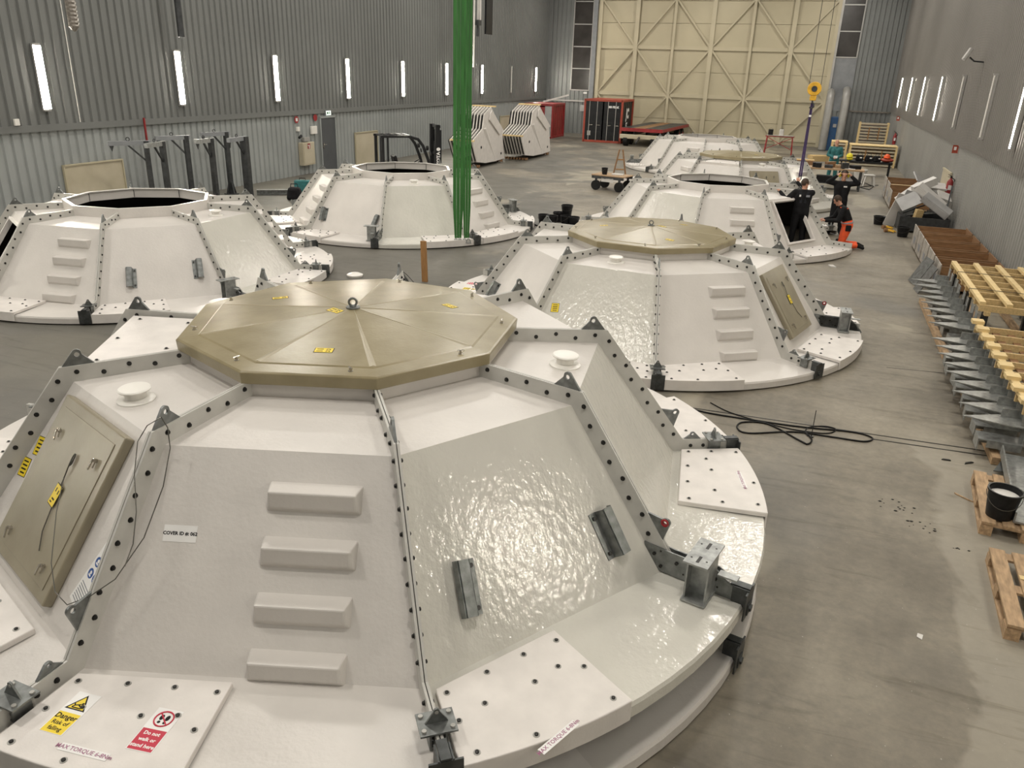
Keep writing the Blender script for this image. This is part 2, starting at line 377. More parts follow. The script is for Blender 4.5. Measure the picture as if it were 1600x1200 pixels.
for z in (0.33, 2.85, 5.85, 8.85):
    hgt = 0.24 if z > 1 else 0.14
    for i in range(6):
        MB().box(((posts[i]+posts[i+1])/2, YB-0.09, z), (2.53-0.1, 0.10, hgt)).build('rail', 'cream_steel_beam', door)
for i in range(6):
    thick, thin = (posts[i+1], posts[i]) if i % 2 == 0 else (posts[i], posts[i+1])
    for (za, zb_) in ((5.85, 2.85), (5.85, 8.85)):
        MB().beam((thick, YB-0.16, za), (thin, YB-0.16, zb_), 0.10, 0.07, (0, 1, 0)).build('brace', 'cream_steel_beam', door)
    MB().beam((thin, YB-0.16, 2.85), (thick, YB-0.16, 0.05), 0.10, 0.07, (0, 1, 0)).build('brace', 'cream_steel_beam', door)
for x in (DX0-0.05, DX1+0.22):
    struct(MB().box((x, YB-0.05, 5.6), (0.30, 0.30, 11.2)).build('trim_1' if x < -5 else 'trim_2', 'grey_panel' if x < -5 else 'alu_frame'))
# --- window strips beside the door
def window_strip(name, x0, x1, z0, z1, n):
    wobj = struct(MB().box(((x0+x1)/2, YB+0.02, (z0+z1)/2), (x1-x0, 0.04, z1-z0)).build(name, 'window_glass'))
    h = (z1-z0)/n
    for i in range(n):
        MB().box(((x0+x1)/2, YB-0.04, z0+h*(i+0.5)), (x1-x0-0.10, 0.03, h-0.10)).build('pane', 'window_glass', wobj)
        MB().box(((x0+x1)/2, YB-0.06, z0+h*i), (x1-x0, 0.08, 0.07)).build('glazing_bar', 'alu_frame', wobj)
    for x in (x0, x1): MB().box((x, YB-0.06, (z0+z1)/2), (0.07, 0.08, z1-z0)).build('frame', 'alu_frame', wobj)
window_strip('window_1', DX0-1.60, DX0-0.24, 2.95, 11.5, 6)
window_strip('window_2', 0.20, 1.58, 5.5, 11.5, 4)
MB().box((DX0-0.5, YB-0.1, 2.78), (0.26, 0.06, 0.12)).build('notice', 'white_label', wb)

# --- personnel door and frame in the left wall
d2 = struct(MB().box((XL+0.07, 28.92, 1.04), (0.06, 1.04, 2.08)).build('door_2', 'grey_door_paint'))
for (y, z, dy, dz) in ((28.36, 1.06, 0.07, 2.12), (29.47, 1.06, 0.07, 2.12), (28.92, 2.12, 1.16, 0.07)):
    MB().box((XL+0.08, y, z), (0.10, dy, dz)).build('door_frame', 'wall_sheet_lower', d2)
hm = MB(); hm.box((XL+0.11, 28.52, 1.02), (0.01, 0.05, 0.24)); hm.cyl((XL+0.11, 28.52, 1.05), (XL+0.16, 28.52, 1.05), 0.012); hm.cyl((XL+0.16, 28.52, 1.05), (XL+0.16, 28.66, 1.05), 0.012)
hm.build('door_handle', 'stainless', d2)
for i, (ya, yb, za, zb_) in enumerate(((16.08, 18.08, 0.42, 1.36), (31.0, 32.9, 0.03, 1.37), (48.4, 50.4, 0.58, 1.40))):
    p = MB().box((XL+0.08, (ya+yb)/2, (za+zb_)/2), (0.05, yb-ya, zb_-za)).build('wall_panel', 'beige_board')
    fr = MB()
    for (y, z, dy, dz) in ((ya, (za+zb_)/2, 0.04, zb_-za+0.04), (yb, (za+zb_)/2, 0.04, zb_-za+0.04), ((ya+yb)/2, za, yb-ya, 0.04), ((ya+yb)/2, zb_, yb-ya, 0.04)):
        fr.box((XL+0.10, y, z), (0.07, dy, dz))
    fr.build('frame', 'cream_steel_beam', p)
    tag(p, ('beige flat panel on left wall behind the nearest open-topped cover', 'beige flat panel on left wall just right of the grey door', 'small beige flat panel on left wall near the far corner')[i], 'wall panel', 'beige panels on the walls')
p = MB().box((XR-0.07, 29.2, 1.15), (0.05, 1.75, 0.75)).build('wall_panel', 'beige_board')
MB().box((XR-0.085, 29.2, 1.53), (0.06, 1.80, 0.04)).build('frame', 'cream_steel_beam', p)
tag(p, 'beige flat panel on right wall above the heap of white boards', 'wall panel', 'beige panels on the walls')

# --- wall tubes
def wall_tube(side, y, z0, z1, lit, label, r=0.062):
    X = XL+0.17 if side < 0 else XR-0.15
    t = thing('wall_lamp', label, 'wall lamp', (X, y, z0), 0, 'lit tube lamps on the walls' if lit else 'unlit tube lamps on the walls')
    l = z1-z0; s = -side
    MB().box((-s*0.035, 0, l/2), (0.05, r*1.9, l+0.04)).build('housing', 'alu_frame', t)
    if lit: MB().box((s*0.012, 0, l/2), (0.06, r*2.6, l), m=0).box((s*0.046, 0, l/2), (0.008, r*2.4, l-0.06), m=1).build('diffuser', ['alu_frame', 'tube_light'], t)
    else: MB().cyl((s*0.02, 0, 0.02), (s*0.02, 0, l-0.02), r, n=12).build('diffuser', 'white_plastic', t, smooth=40)
    for z in (0.0, l): MB().box((s*0.01, 0, z), (0.10, r*2.0, 0.05)).build('end_cap', 'alu_frame', t)
lw = ['nearest lit tube lamp on left wall, at the photo left edge', 'second lit tube lamp along the left wall', 'third lit tube lamp along left wall, left of the exit sign', 'fourth lit tube lamp along left wall, above the grey door side',
      'fifth lit tube lamp along left wall, above the forklift', 'sixth lit tube lamp along left wall, just left of the green slings', 'seventh lit tube lamp along left wall, just right of the green slings', None, 'farthest lit tube lamp on left wall, near the back corner']
for i in range(9):
    y = 15.83+4.87*i
    if i == 7: wall_tube(-1, 49.95, 2.79, 4.36, False, 'unlit tube lamp on left wall between two lit ones', 0.03)
    else: wall_tube(-1, y if i < 8 else 54.7, 2.79, 4.36, True, lw[i], 0.09)
RY_ = []
for i, (tx, ty, lit) in enumerate(((1412.5, 120, 1), (1428, 120, 1), (1448, 120, 1), (1475, 120, 1), (1507.5, 119, 0), (1556, 118, 0), (1610, 118, 1))):
    q = onX(tx, ty, XR-0.15)
    wall_tube(1, q.y, 2.81, 4.38, bool(lit), ('farthest lit tube lamp on right wall', 'second-farthest lit tube lamp on right wall', 'third-farthest lit tube lamp on right wall', 'nearest of the four lit tube lamps grouped on right wall',
              'unlit tube on right wall beside the four lit ones', 'unlit tube on right wall closest to the camera', 'lit tube lamp cut by the right photo edge')[i], 0.034 if lit else 0.024)
for i, y in enumerate((14.4, 9.5, 4.6, -0.3)): wall_tube(1, y, 2.81, 4.38, True, 'lit tube lamp on right wall out of frame, nearer the camera', 0.034)
for i, y in enumerate((10.96, 6.1, 1.2)): wall_tube(-1, y, 2.79, 4.36, True, 'lit tube lamp on left wall out of frame, nearer the camera', 0.075)

# --- ceiling lamps: high-bay fittings under the roof, these light the hall; the row behind the camera is added fill
for i, (x, y) in enumerate(LAMP_SPOTS):
    t = thing('ceiling_lamp', 'unseen high-bay ceiling lamp hanging under the roof above the frame', 'ceiling lamp', (x, y, ZC-1.2), 0, 'high-bay ceiling lamps')
    MB().box((0, 0, 0.10), (1.3, 0.5, 0.14)).build('housing', 'alu_frame', t)
    for s in (-1, 1): MB().cyl((s*0.5, 0, 0.17), (s*0.5, 0, 1.2), 0.008, n=6).build('hanger', 'steel_wire', t)
    MB().box((0, 0, 0.022), (1.2, 0.42, 0.012)).build('diffuser', 'lamp_light', t)
    ld = bpy.data.lights.new('lamp_light', 'AREA'); ld.shape = 'RECTANGLE'; ld.size = 1.2; ld.size_y = 0.42; ld.energy = LAMP_W*(0.55 if y < 0 else 1.0); ld.color = LAMP_COL
    lo = bpy.data.objects.new('lamp_light', ld); COL.objects.link(lo); lo.parent = t; lo.location = (0, 0, 0.0)
# ================================================================== nine-sided covers
S40 = radians(40); C20 = cos(radians(20)); T20 = math.tan(radians(20))
R_IN, Z_IN, R_K, Z_K, R_F, Z_F, R_OUT = 1.38, 1.325, 2.24, 1.29, 3.09, 0.14, 3.71
Z_B = 0.022
def rp(r, a, z): return (r*cos(a), r*sin(a), z)
def panel_frames():
    """frames in the local space of a panel spanning azimuth 0..40 deg: slope, roof, flange (x along, y inward/up, z out of surface)"""
    m = S40/2; n = Vector((cos(m), sin(m), 0)); t = Vector((-sin(m), cos(m), 0))
    def fr(o, sv):
        y = -Vector(sv).normalized(); return frame(o, t, y, t.cross(y))
    slope = fr(n*R_K*C20+Vector((0, 0, Z_K)), n*(R_F-R_K)*C20+Vector((0, 0, Z_F-Z_K)))
    roof = fr(n*R_K*C20+Vector((0, 0, Z_K)), n*(R_K-R_IN)*C20+Vector((0, 0, Z_K-Z_IN)))
    flange = fr(n*R_F*C20+Vector((0, 0, Z_F)), n)
    return slope, roof, flange
FSL, FRO, FFL = panel_frames()
SLEN = sqrt(((R_F-R_K)*C20)**2+(Z_F-Z_K)**2)

def panel_mesh(name, mat, hole=None, foot=True):
    """one moulded segment: roof strip, slope, flat foot with a round outer edge; closed 12 mm shell"""
    mb = MB(); m = S40/2
    def quad_grid(F, x0a, x1a, x0b, x1b, l, hole, dz):
        # trapezoid in frame F: at y=0 from x0a..x1a, at y=-l from x0b..x1b
        def pt(u, s): return F @ Vector((u, -s, dz))
        def edge(s): k = s/l; return x0a+(x0b-x0a)*k, x1a+(x1b-x1a)*k
        if not hole: return [[pt(x0a, 0), pt(x0b, l), pt(x1b, l), pt(x1a, 0)]]
        u0, u1, s0, s1 = hole
        e0 = edge(s0); e1 = edge(s1)
        return [[pt(x0a, 0), pt(e0[0], s0), pt(u0, s0), pt(u1, s0), pt(e0[1], s0), pt(x1a, 0)],
                [pt(e0[0], s0), pt(e1[0], s1), pt(u0, s1), pt(u0, s0)], [pt(u1, s0), pt(u1, s1), pt(e1[1], s1), pt(e0[1], s0)],
                [pt(e1[0], s1), pt(x0b, l), pt(x1b, l), pt(e1[1], s1), pt(u1, s1), pt(u0, s1)]]
    hk = R_K*sin(m); hf = R_F*sin(m); hi = R_IN*sin(m)
    rl = sqrt(((R_K-R_IN)*C20)**2+(Z_K-Z_IN)**2)
    for dz, flip in ((0, False), (-0.02, True)):
        polys = quad_grid(FSL, -hk, hk, -hf, hf, SLEN, hole, dz)
        # roof: frame origin at kink, y inward
        a = [FRO @ Vector(q) for q in ((-hk, 0, dz), (hk, 0, dz), (hi, rl, dz), (-hi, rl, dz))]
        polys.append(a)
        # foot
        N = 10
        inner = [Vector(rp(R_F, 0, Z_F+dz)), Vector(rp(R_F, S40, Z_F+dz))]
        outer = [Vector(rp(R_OUT, S40*i/N, Z_F-0.01+dz)) for i in range(N, -1, -1)]
        polys.append([inner[0]]+outer[::-1]+[inner[1]] if foot else [inner[0], Vector(rp(R_F+0.06, 0, Z_F+dz)), Vector(rp(R_F+0.06, S40, Z_F+dz)), inner[1]])
        for pi_, p in enumerate(polys):
            p = list(p)
            if flip: p = p[::-1]
            mb.add(p, [tuple(range(len(p)))], None, 2 if flip else (1 if pi_ == len(polys)-2 else 0))
    # outer skirt of the foot
    N = 10 if foot else 0
    for i in range(N):
        a0, a1 = S40*i/N, S40*(i+1)/N
        q = [rp(R_OUT, a0, Z_F-0.01), rp(R_OUT+0.012, a0, Z_F-0.035), rp(R_OUT+0.012, a0, Z_B), rp(R_OUT-0.03, a0, Z_B)]
        r = [rp(R_OUT, a1, Z_F-0.01), rp(R_OUT+0.012, a1, Z_F-0.035), rp(R_OUT+0.012, a1, Z_B), rp(R_OUT-0.03, a1, Z_B)]
        for k in range(3): mb.add([q[k], q[k+1], r[k+1], r[k]], [(0, 1, 2, 3)])
    bm = bmesh.new(); me = mb.mesh(name, [mat, 'gelcoat', 'inner_coat_gap_shade']); bm.from_mesh(me)
    bmesh.ops.remove_doubles(bm, verts=bm.verts, dist=0.0005); bm.to_mesh(me); bm.free()
    return me
PANEL = {('gelcoat', None): panel_mesh('panel', 'gelcoat'), ('gelcoat_wet', None): panel_mesh('panel', 'gelcoat_wet')}
def get_panel(mat, hole):
    k = (mat, hole)
    if k not in PANEL: PANEL[k] = panel_mesh('panel', mat, hole)
    return PANEL[k]

# seam: upright bolted flange following the profile, in the plane azimuth 0 (x radial, z up)
def seam_mesh():
    top = [(R_IN, Z_IN+0.12), (2.315, Z_K+0.125), (3.17, Z_F+0.125), (3.70, Z_F+0.115)]
    bot = [(3.70, Z_F-0.005), (R_F-0.01, Z_F-0.01), (R_K-0.01, Z_K-0.01), (R_IN, Z_IN-0.01)]
    mb = MB(); M = frame((0, 0, 0), (1, 0, 0), (0, 0, 1), (0, -1, 0))
    mb.prism(top+bot, 0.003, 0.019, M); mb.prism(top+bot, -0.019, -0.003, M)
    return mb.mesh('seam_flange', 'gelcoat_seam')
SEAM = seam_mesh()
def lug_profile():
    return [(0.0, 0.0), (0.085, 0.085)] + arc((0.12, 0.095), 0.035, pi*0.80, pi*0.15, 6) + [(0.235, 0.0)]
def lug_mesh(name, mat, ring=None):
    """triangular lifting eye with rounded tip, base from (0,0) to (.235,0), standing along y, hole as recessed bright disc"""
    mb = MB(); poly = [(-0.02, -0.05)]+lug_profile()+[(0.25, -0.05)]
    # cut a round eye: split outline against the hole ring
    hx, hy, hr = 0.118, 0.088, 0.019; n = 16
    outer = poly; k = len(outer)
    hole = [(hx+hr*cos(2*pi*i/n), hy+hr*sin(2*pi*i/n)) for i in range(n)]
    cx, cy = 0.118, 0.04
    bm = bmesh.new()
    from mathutils.geometry import tessellate_polygon
    tri = tessellate_polygon([[Vector((x, y, 0)) for x, y in outer], [Vector((x, y, 0)) for x, y in hole]])
    allp = outer+hole; nn = len(allp)
    vv = [(x, y, -0.009) for x, y in allp]+[(x, y, 0.009) for x, y in allp]
    ff = [tuple(t) for t in tri]+[tuple(i+nn for i in t[::-1]) for t in tri]
    for i in range(k): j = (i+1) % k; ff.append((i, j, j+nn, i+nn))
    for i in range(n): j = (i+1) % n; ff.append((k+j, k+i, k+i+nn, k+j+nn))
    mb.add(vv, ff)
    mats = [mat]
    if ring:
        for s in (-1, 1): mb.tube([(hx+0.024*cos(2*pi*i/14), hy+0.024*sin(2*pi*i/14), 0.009*s) for i in range(14)], 0.009, 6, m=1, closed=True)
        mats.append(ring)
    me = mb.mesh(name, mats)
    bm.from_mesh(me); bmesh.ops.recalc_face_normals(bm, faces=bm.faces); bm.to_mesh(me); bm.free()
    return me
LUG = lug_mesh('lug', 'galvanised'); LUG_RED = lug_mesh('lug', 'galvanised', 'red_plastic')
M_V = frame((0, 0, 0), (1, 0, 0), (0, 0, 1), (0, -1, 0))                 # drawing plane (x,y) -> upright radial plane
def slope_dir(): d = Vector((3.17-2.315, 0, Z_F-Z_K)); return d.normalized()
# where lugs and bolts sit on a seam
_top = [(R_IN, Z_IN+0.12), (2.315, Z_K+0.125), (3.17, Z_F+0.125), (3.70, Z_F+0.115)]
M_LUG_TOP = T(2.06, 0, Z_K+0.125) @ M_V
def on_slope(d, h):
    sd = slope_dir(); n = Vector((-sd.z, 0, sd.x)); p = Vector((2.315, 0, Z_K+0.125)) + sd*d + n*h
    return p
_sd = slope_dir(); _n = Vector((-_sd.z, 0, _sd.x))
M_LUG_SLOPE = frame(on_slope(1.02, 0), _sd, _n, _sd.cross(_n))
M_LUG_FOOT = T(3.18, 0, Z_F+0.118) @ M_V @ Matrix.Diagonal((0.8, 0.6, 1, 1))
BOLT_POS = []
for i in range(5): BOLT_POS.append((1.46+0.185*i, Z_IN+0.075-0.033*(i % 2)-0.008*i))
for i in range(9):
    p = on_slope(0.10+0.153*i, -0.045-0.035*(i % 2)); BOLT_POS.append((p.x, p.z))
for i in range(3): BOLT_POS.append((3.26+0.13*i, Z_F+0.055))
def bolt_mesh():
    mb = MB(); mb.cyl((0, -0.036, 0), (0, 0.036, 0), 0.0085, n=6)
    for s in (-1, 1):
        mb.cyl((0, s*0.019, 0), (0, s*0.022, 0), 0.019, n=10); mb.cyl((0, s*0.022, 0), (0, s*0.033, 0), 0.014, n=6)
    return mb.mesh('bolt', 'bolt_dark')
BOLT = bolt_mesh()
def plate_bolt_mesh():
    mb = MB(); mb.cyl((0, 0, 0), (0, 0, 0.003), 0.021, n=12, m=0); mb.lathe([(0.012, 0.003), (0.012, 0.010), (0.006, 0.013)], 10, m=1)
    return mb.mesh('bolt', ['bolt_steel', 'bolt_dark'])
PBOLT = plate_bolt_mesh()
def joined_bolts(pos, me, name, mats, parent, M=None):
    mb = MB()
    vs_ = [v.co.copy() for v in me.vertices]; fs = [tuple(p.vertices) for p in me.polygons]; ms = [p.material_index for p in me.polygons]
    for Mx in pos:
        n = len(mb.m); mb.add(vs_, fs, Mx); mb.m[n:] = ms
    return stuff(mb.build(name, mats, parent, M))

# opening collar
def collar_mesh():
    mb = MB(); ro, ri, zt, zb_ = 1.385, 1.318, 1.51, 1.315
    for i in range(9):
        a, b = S40*i, S40*(i+1)
        q = [rp(ro, a, Z_IN-0.01), rp(ro, a, zt), rp(ri, a, zt), rp(ri, a, zt-0.018), rp(ro-0.03, a, zt-0.018), rp(ro-0.03, a, zb_)]
        r = [rp(ro, b, Z_IN-0.01), rp(ro, b, zt), rp(ri, b, zt), rp(ri, b, zt-0.018), rp(ro-0.03, b, zt-0.018), rp(ro-0.03, b, zb_)]
        for k in range(5): mb.add([q[k], r[k], r[k+1], q[k+1]], [(0, 1, 2, 3)], None, 1 if k == 1 else 0)
        mb.box((ro-0.034, 0, 1.40), (0.006, 0.012, 0.15), RZ(a), 2)
    return mb.mesh('collar', ['gelcoat', 'white_plastic', 'bolt_dark'])
COLLAR = collar_mesh()
# lid: rim skirt, flat margin, low nine-facet pyramid
def lid_mesh():
    mb = MB(); rings = [(1.462, 1.440), (1.470, 1.530), (1.452, 1.541), (1.30, 1.548), (1.285, 1.556), (0.03, 1.642)]
    vv = []; ff = []
    for (r, z) in rings: vv += [rp(r, S40*i, z) for i in range(9)]
    for k in range(len(rings)-1):
        for i in range(9): ff.append((k*9+i, k*9+(i+1) % 9, (k+1)*9+(i+1) % 9, (k+1)*9+i))
    ff.append(tuple(range((len(rings)-1)*9, len(rings)*9))); ff.append(tuple(range(8, -1, -1)))
    mb.add(vv, ff); return mb.mesh('lid', 'lid_fibreglass')
LID = lid_mesh()
def ridge_mesh():
    mb = MB(); mb.add([(0.07, -0.006, 1.6385), (0.07, 0, 1.6435), (0.07, 0.006, 1.6385), (1.27, -0.026, 1.5565), (1.27, 0, 1.5605), (1.27, 0.026, 1.5565)], [(0, 3, 4, 1), (1, 4, 5, 2), (3, 5, 4), (0, 1, 2), (0, 2, 5, 3)]); return mb.mesh('ridge', 'lid_ridge')
RIDGE = ridge_mesh()
def tbolt_mesh():
    mb = MB(); mb.cyl((0, 0, 0), (0, 0, 0.022), 0.012, n=8); mb.cyl((0, 0, 0.0), (0, 0, 0.006), 0.02, n=8)
    mb.cyl((-0.028, 0, 0.030), (0.028, 0, 0.030), 0.006, n=6); mb.cyl((0, 0, 0.022), (0, 0, 0.034), 0.008, n=6)
    return mb.mesh('t_handle', 'stainless')
TBOLT = tbolt_mesh()
def eye_mesh():
    mb = MB(); mb.cyl((0, 0, 0), (0, 0, 0.010), 0.062, n=20); mb.cyl((0, 0, 0.01), (0, 0, 0.022), 0.03, n=14)
    mb.tube([(0.034*cos(2*pi*i/16), 0, 0.052+0.034*sin(2*pi*i/16)) for i in range(16)], 0.010, 8, closed=True)
    return mb.mesh('lifting_eye', 'galvanised')
EYE = eye_mesh()
def label_mesh(name, wd, ht, lines, base, ink, size, bold=0.0, border=None, rot=False, marks=()):
    """flat printed sticker in the xy plane, up = +y"""
    mats = [base, ink]; mb = MB()
    if border:
        mats.append(border); mb.box((0, 0, 0.0006), (wd, ht, 0.0012), m=2); mb.box((0, 0, 0.0010), (wd*0.93, ht*0.93, 0.0016), m=0)
    else: mb.box((0, 0, 0.0008), (wd, ht, 0.0016), m=0)
    k = len(lines)
    for i, ln in enumerate(lines):
        mb.text(ln, size, T(0, ht*(0.5-(i+0.5)/k)*0.86, 0.0024), 1, bold=bold)
    for (x, y, a, b) in marks: mb.box((x, y, 0.002), (a, b, 0.001), m=1)
    return mb.mesh(name, mats)
WARN = label_mesh('warning_label', 0.15, 0.085, [], 'yellow_label', 'black_print', 0.02, border='black_print',
                  marks=((-0.03, 0.018, 0.05, 0.010), (-0.03, -0.018, 0.05, 0.010), (0.035, 0.018, 0.03, 0.008), (0.022, 0.010, 0.006, 0.016), (0.048, 0.010, 0.006, 0.016), (0.035, -0.014, 0.03, 0.008), (0.022, -0.022, 0.006, 0.016), (0.048, -0.022, 0.006, 0.016)))
WARN_TALL = label_mesh('warning_label', 0.13, 0.15, [], 'yellow_label', 'black_print', 0.02, border='black_print',
                       marks=((0, 0.045, 0.08, 0.010), (0, 0.015, 0.08, 0.012), (0, -0.015, 0.08, 0.012), (0.0, -0.045, 0.07, 0.012)))
WARN_TAG = label_mesh('warning_label', 0.10, 0.16, [], 'yellow_label', 'black_print', 0.02, border='black_print',
                      marks=((-0.02, 0.035, 0.012, 0.03), (0.02, 0.03, 0.012, 0.03), (0.0, -0.03, 0.04, 0.012), (-0.015, -0.055, 0.03, 0.010)))
TORQUE = label_mesh('torque_label', 0.30, 0.048, ['MAX TORQUE 6-8Nm'], 'white_label', 'purple_print', 0.036, bold=0.0006)
def vent_mesh():
    mb = MB(); mb.lathe([(0.135, 0), (0.135, 0.010), (0.120, 0.018), (0.075, 0.022), (0.075, 0.075), (0.112, 0.080), (0.116, 0.090), (0.108, 0.098), (0.03, 0.104)], 28)
    me = mb.mesh('vent', 'white_plastic', smooth=35); return me
VENT = vent_mesh()
def step_mesh():
    """moulded tread in the slope frame: flat top, rounded front, bevelled ends; origin at mid of upper edge"""
    # slope frame: y up-slope, z outward. world-up in that frame:
    up = FSL.to_3x3().transposed() @ Vector((0, 0, 1)); out = FSL.to_3x3().transposed() @ Vector((cos(S40/2), sin(S40/2), 0))
    d = 0.135; h = 0.115; w0 = 0.31; mb = MB()
    a = Vector((0, 0.0, 0)); b = a + out*d; c = b - up*h
    # back lower point: where the front underside meets the slope again
    e = c - out*0.02; tt = e.z; lower = Vector((0, e.y - 0.10*0 + up.y*(-0.02), -0.01))
    prof = [a-out*0.05, b, c, Vector((0, c.y-0.02, -0.01))]
    vv = []
    for s, ins in ((-1, 0.03), (1, 0.03)):
        for i, p in enumerate(prof): vv.append((s*(w0-(ins if i in (1, 2) else 0)), p.y, p.z))
    mb.add(vv, [(0, 1, 2, 3), (7, 6, 5, 4), (0, 4, 5, 1), (1, 5, 6, 2), (2, 6, 7, 3), (3, 7, 4, 0)])
    return mb.mesh('step', 'gelcoat')
STEP = step_mesh()
def zbracket_mesh(l=0.36):
    """galvanised zed profile lying along the slope, in slope frame, origin at its centre"""
    t = 0.010; prof = [(-0.065, 0), (0.0, 0), (0.018, 0.085), (0.09, 0.085), (0.098, 0.035), (0.2, 0)]
    mb = MB()
    for i in range(len(prof)-2):
        p, q = Vector((prof[i][0], 0, prof[i][1])), Vector((prof[i+1][0], 0, prof[i+1][1]))
        mb.beam(p+Vector((0, -l/2, t/2)), p+Vector((0, l/2, t/2)), 0.001, 0.001)
        d = (q-p); n = Vector((-d.z, 0, d.x)).normalized()*t
        vv = [p+Vector((0, -l/2, 0)), q+Vector((0, -l/2, 0)), q+n+Vector((0, -l/2, 0)), p+n+Vector((0, -l/2, 0)), p+Vector((0, l/2, 0)), q+Vector((0, l/2, 0)), q+n+Vector((0, l/2, 0)), p+n+Vector((0, l/2, 0))]
        mb.add(vv, [(0, 1, 2, 3), (7, 6, 5, 4), (0, 4, 5, 1), (1, 5, 6, 2), (2, 6, 7, 3), (3, 7, 4, 0)])
    for s in (-1, 1): mb.cyl((-0.035, s*l*0.38, 0.008), (-0.035, s*l*0.38, 0.024), 0.016, n=8, m=1)
    return mb.mesh('zed_bracket', ['galvanised', 'bolt_dark'])
ZED = zbracket_mesh(); ZED_L = ZED.copy(); ZED_L.transform(Matrix.Diagonal((-1, 1, 1, 1))); ZED_L.flip_normals()
# bracket on the foot end of a seam (in seam plane space: x radial, y tangential)
def short_bracket_mesh():
    mb = MB(); z = Z_F
    for s in (-1, 1): mb.box((3.50, s*0.045, z+0.065), (0.12, 0.012, 0.13), m=0); mb.box((3.50, s*0.028, z+0.02), (0.12, 0.03, 0.01))
    mb.box((3.50, 0, z+0.135), (0.17, 0.21, 0.012), m=0)
    M = T(3.50, 0, z+0.141) @ frame((0, 0, 0), (0, 1, 0), (0, 0, 1), (1, 0, 0))
    mb.prism([(-0.065, 0), (0.065, 0), (0.018, 0.075)]+arc((0, 0.078), 0.018, 0.1*pi, 0.9*pi, 5)+[(-0.018, 0.075)], -0.006, 0.006, M)
    mb.cyl((3.492, 0, z+0.213), (3.508, 0, z+0.213), 0.011, n=10, m=1)
    for sx in (-1, 1):
        for sy in (-1, 1): mb.cyl((3.50+sx*0.055, sy*0.08, z+0.141), (3.50+sx*0.055, sy*0.08, z+0.152), 0.014, n=8, m=1)
    return mb.mesh('lifting_bracket', ['galvanised', 'bolt_steel'])
def clamp_mesh():
    mb = MB(); z = Z_F
    mb.box((3.745, 0, z+0.0), (0.012, 0.19, 0.22), m=0); mb.box((3.68, 0, z+0.122), (0.14, 0.06, 0.012))
    for s in (-1, 1): mb.box((3.69, s*0.04, z+0.045), (0.12, 0.010, 0.15))
    mb.cyl((3.75, 0, z-0.04), (3.775, 0, z-0.04), 0.028, n=6); mb.box((3.755, 0, z-0.04), (0.012, 0.09, 0.09))
    return mb.mesh('edge_clamp', ['galvanised_dark'])
def tall_post_mesh(side=-1):
    """I-section post beside the seam with a slotted head plate and a base plate"""
    mb = MB(); z = Z_F+0.0; x = 3.42; y = side*0.135; h = 0.35
    mb.box((x, y, z+0.010), (0.18, 0.26, 0.014)); mb.box((x, y, z+h/2), (0.15, 0.012, h))
    for s in (-1, 1): mb.box((x+s*0.075, y, z+h/2), (0.012, 0.20, h))
    mb.box((x, y, z+h+0.007), (0.18, 0.36, 0.014))
    for s in (-1, 1):
        mb.box((x, y+s*0.10, z+h+0.0146), (0.022, 0.085, 0.001), m=1)
        for a in (-1, 1): mb.cyl((x+a*0.055, y+s*0.10, z+h+0.0141), (x+a*0.055, y+s*0.10, z+h+0.0151), 0.008, n=8, m=1)
    M = M_V
    mb.prism([(3.05, z+0.02), (3.02, z+0.20), (3.12, z+0.20), (3.48, z+0.19), (3.62, z+0.10), (3.72, z-0.04), (3.55, z+0.0)], -0.034*side-0.0, -0.022*side, M) if side < 0 else None
    mb.box((3.60, y*0.6, z+0.21), (0.14, 0.07, 0.012))
    return mb.mesh('support_post', ['galvanised_light', 'bolt_dark'])
SHORT = short_bracket_mesh(); CLAMP = clamp_mesh(); TALL = tall_post_mesh()
def gusset_mesh():
    mb = MB(); z = Z_F
    mb.prism([(2.98, z+0.02), (2.93, z+0.22), (3.16, z+0.20), (3.50, z+0.19), (3.64, z+0.10), (3.74, z-0.02), (3.70, z-0.09), (3.6, z-0.02)], -0.034, -0.021, M_V)
    mb.prism([(2.98, z+0.02), (2.93, z+0.22), (3.16, z+0.20), (3.50, z+0.19), (3.64, z+0.10), (3.74, z-0.02), (3.70, z-0.09), (3.6, z-0.02)], 0.021, 0.034, M_V)
    for (x, zz) in ((3.02, 0.15), (3.08, 0.06), (3.20, 0.13), (3.30, 0.05), (3.5, 0.12)): mb.cyl((x, -0.045, z+zz), (x, 0.045, z+zz), 0.014, n=8, m=1)
    return mb.mesh('gusset_plate', ['galvanised', 'bolt_dark'])
GUSSET = gusset_mesh()

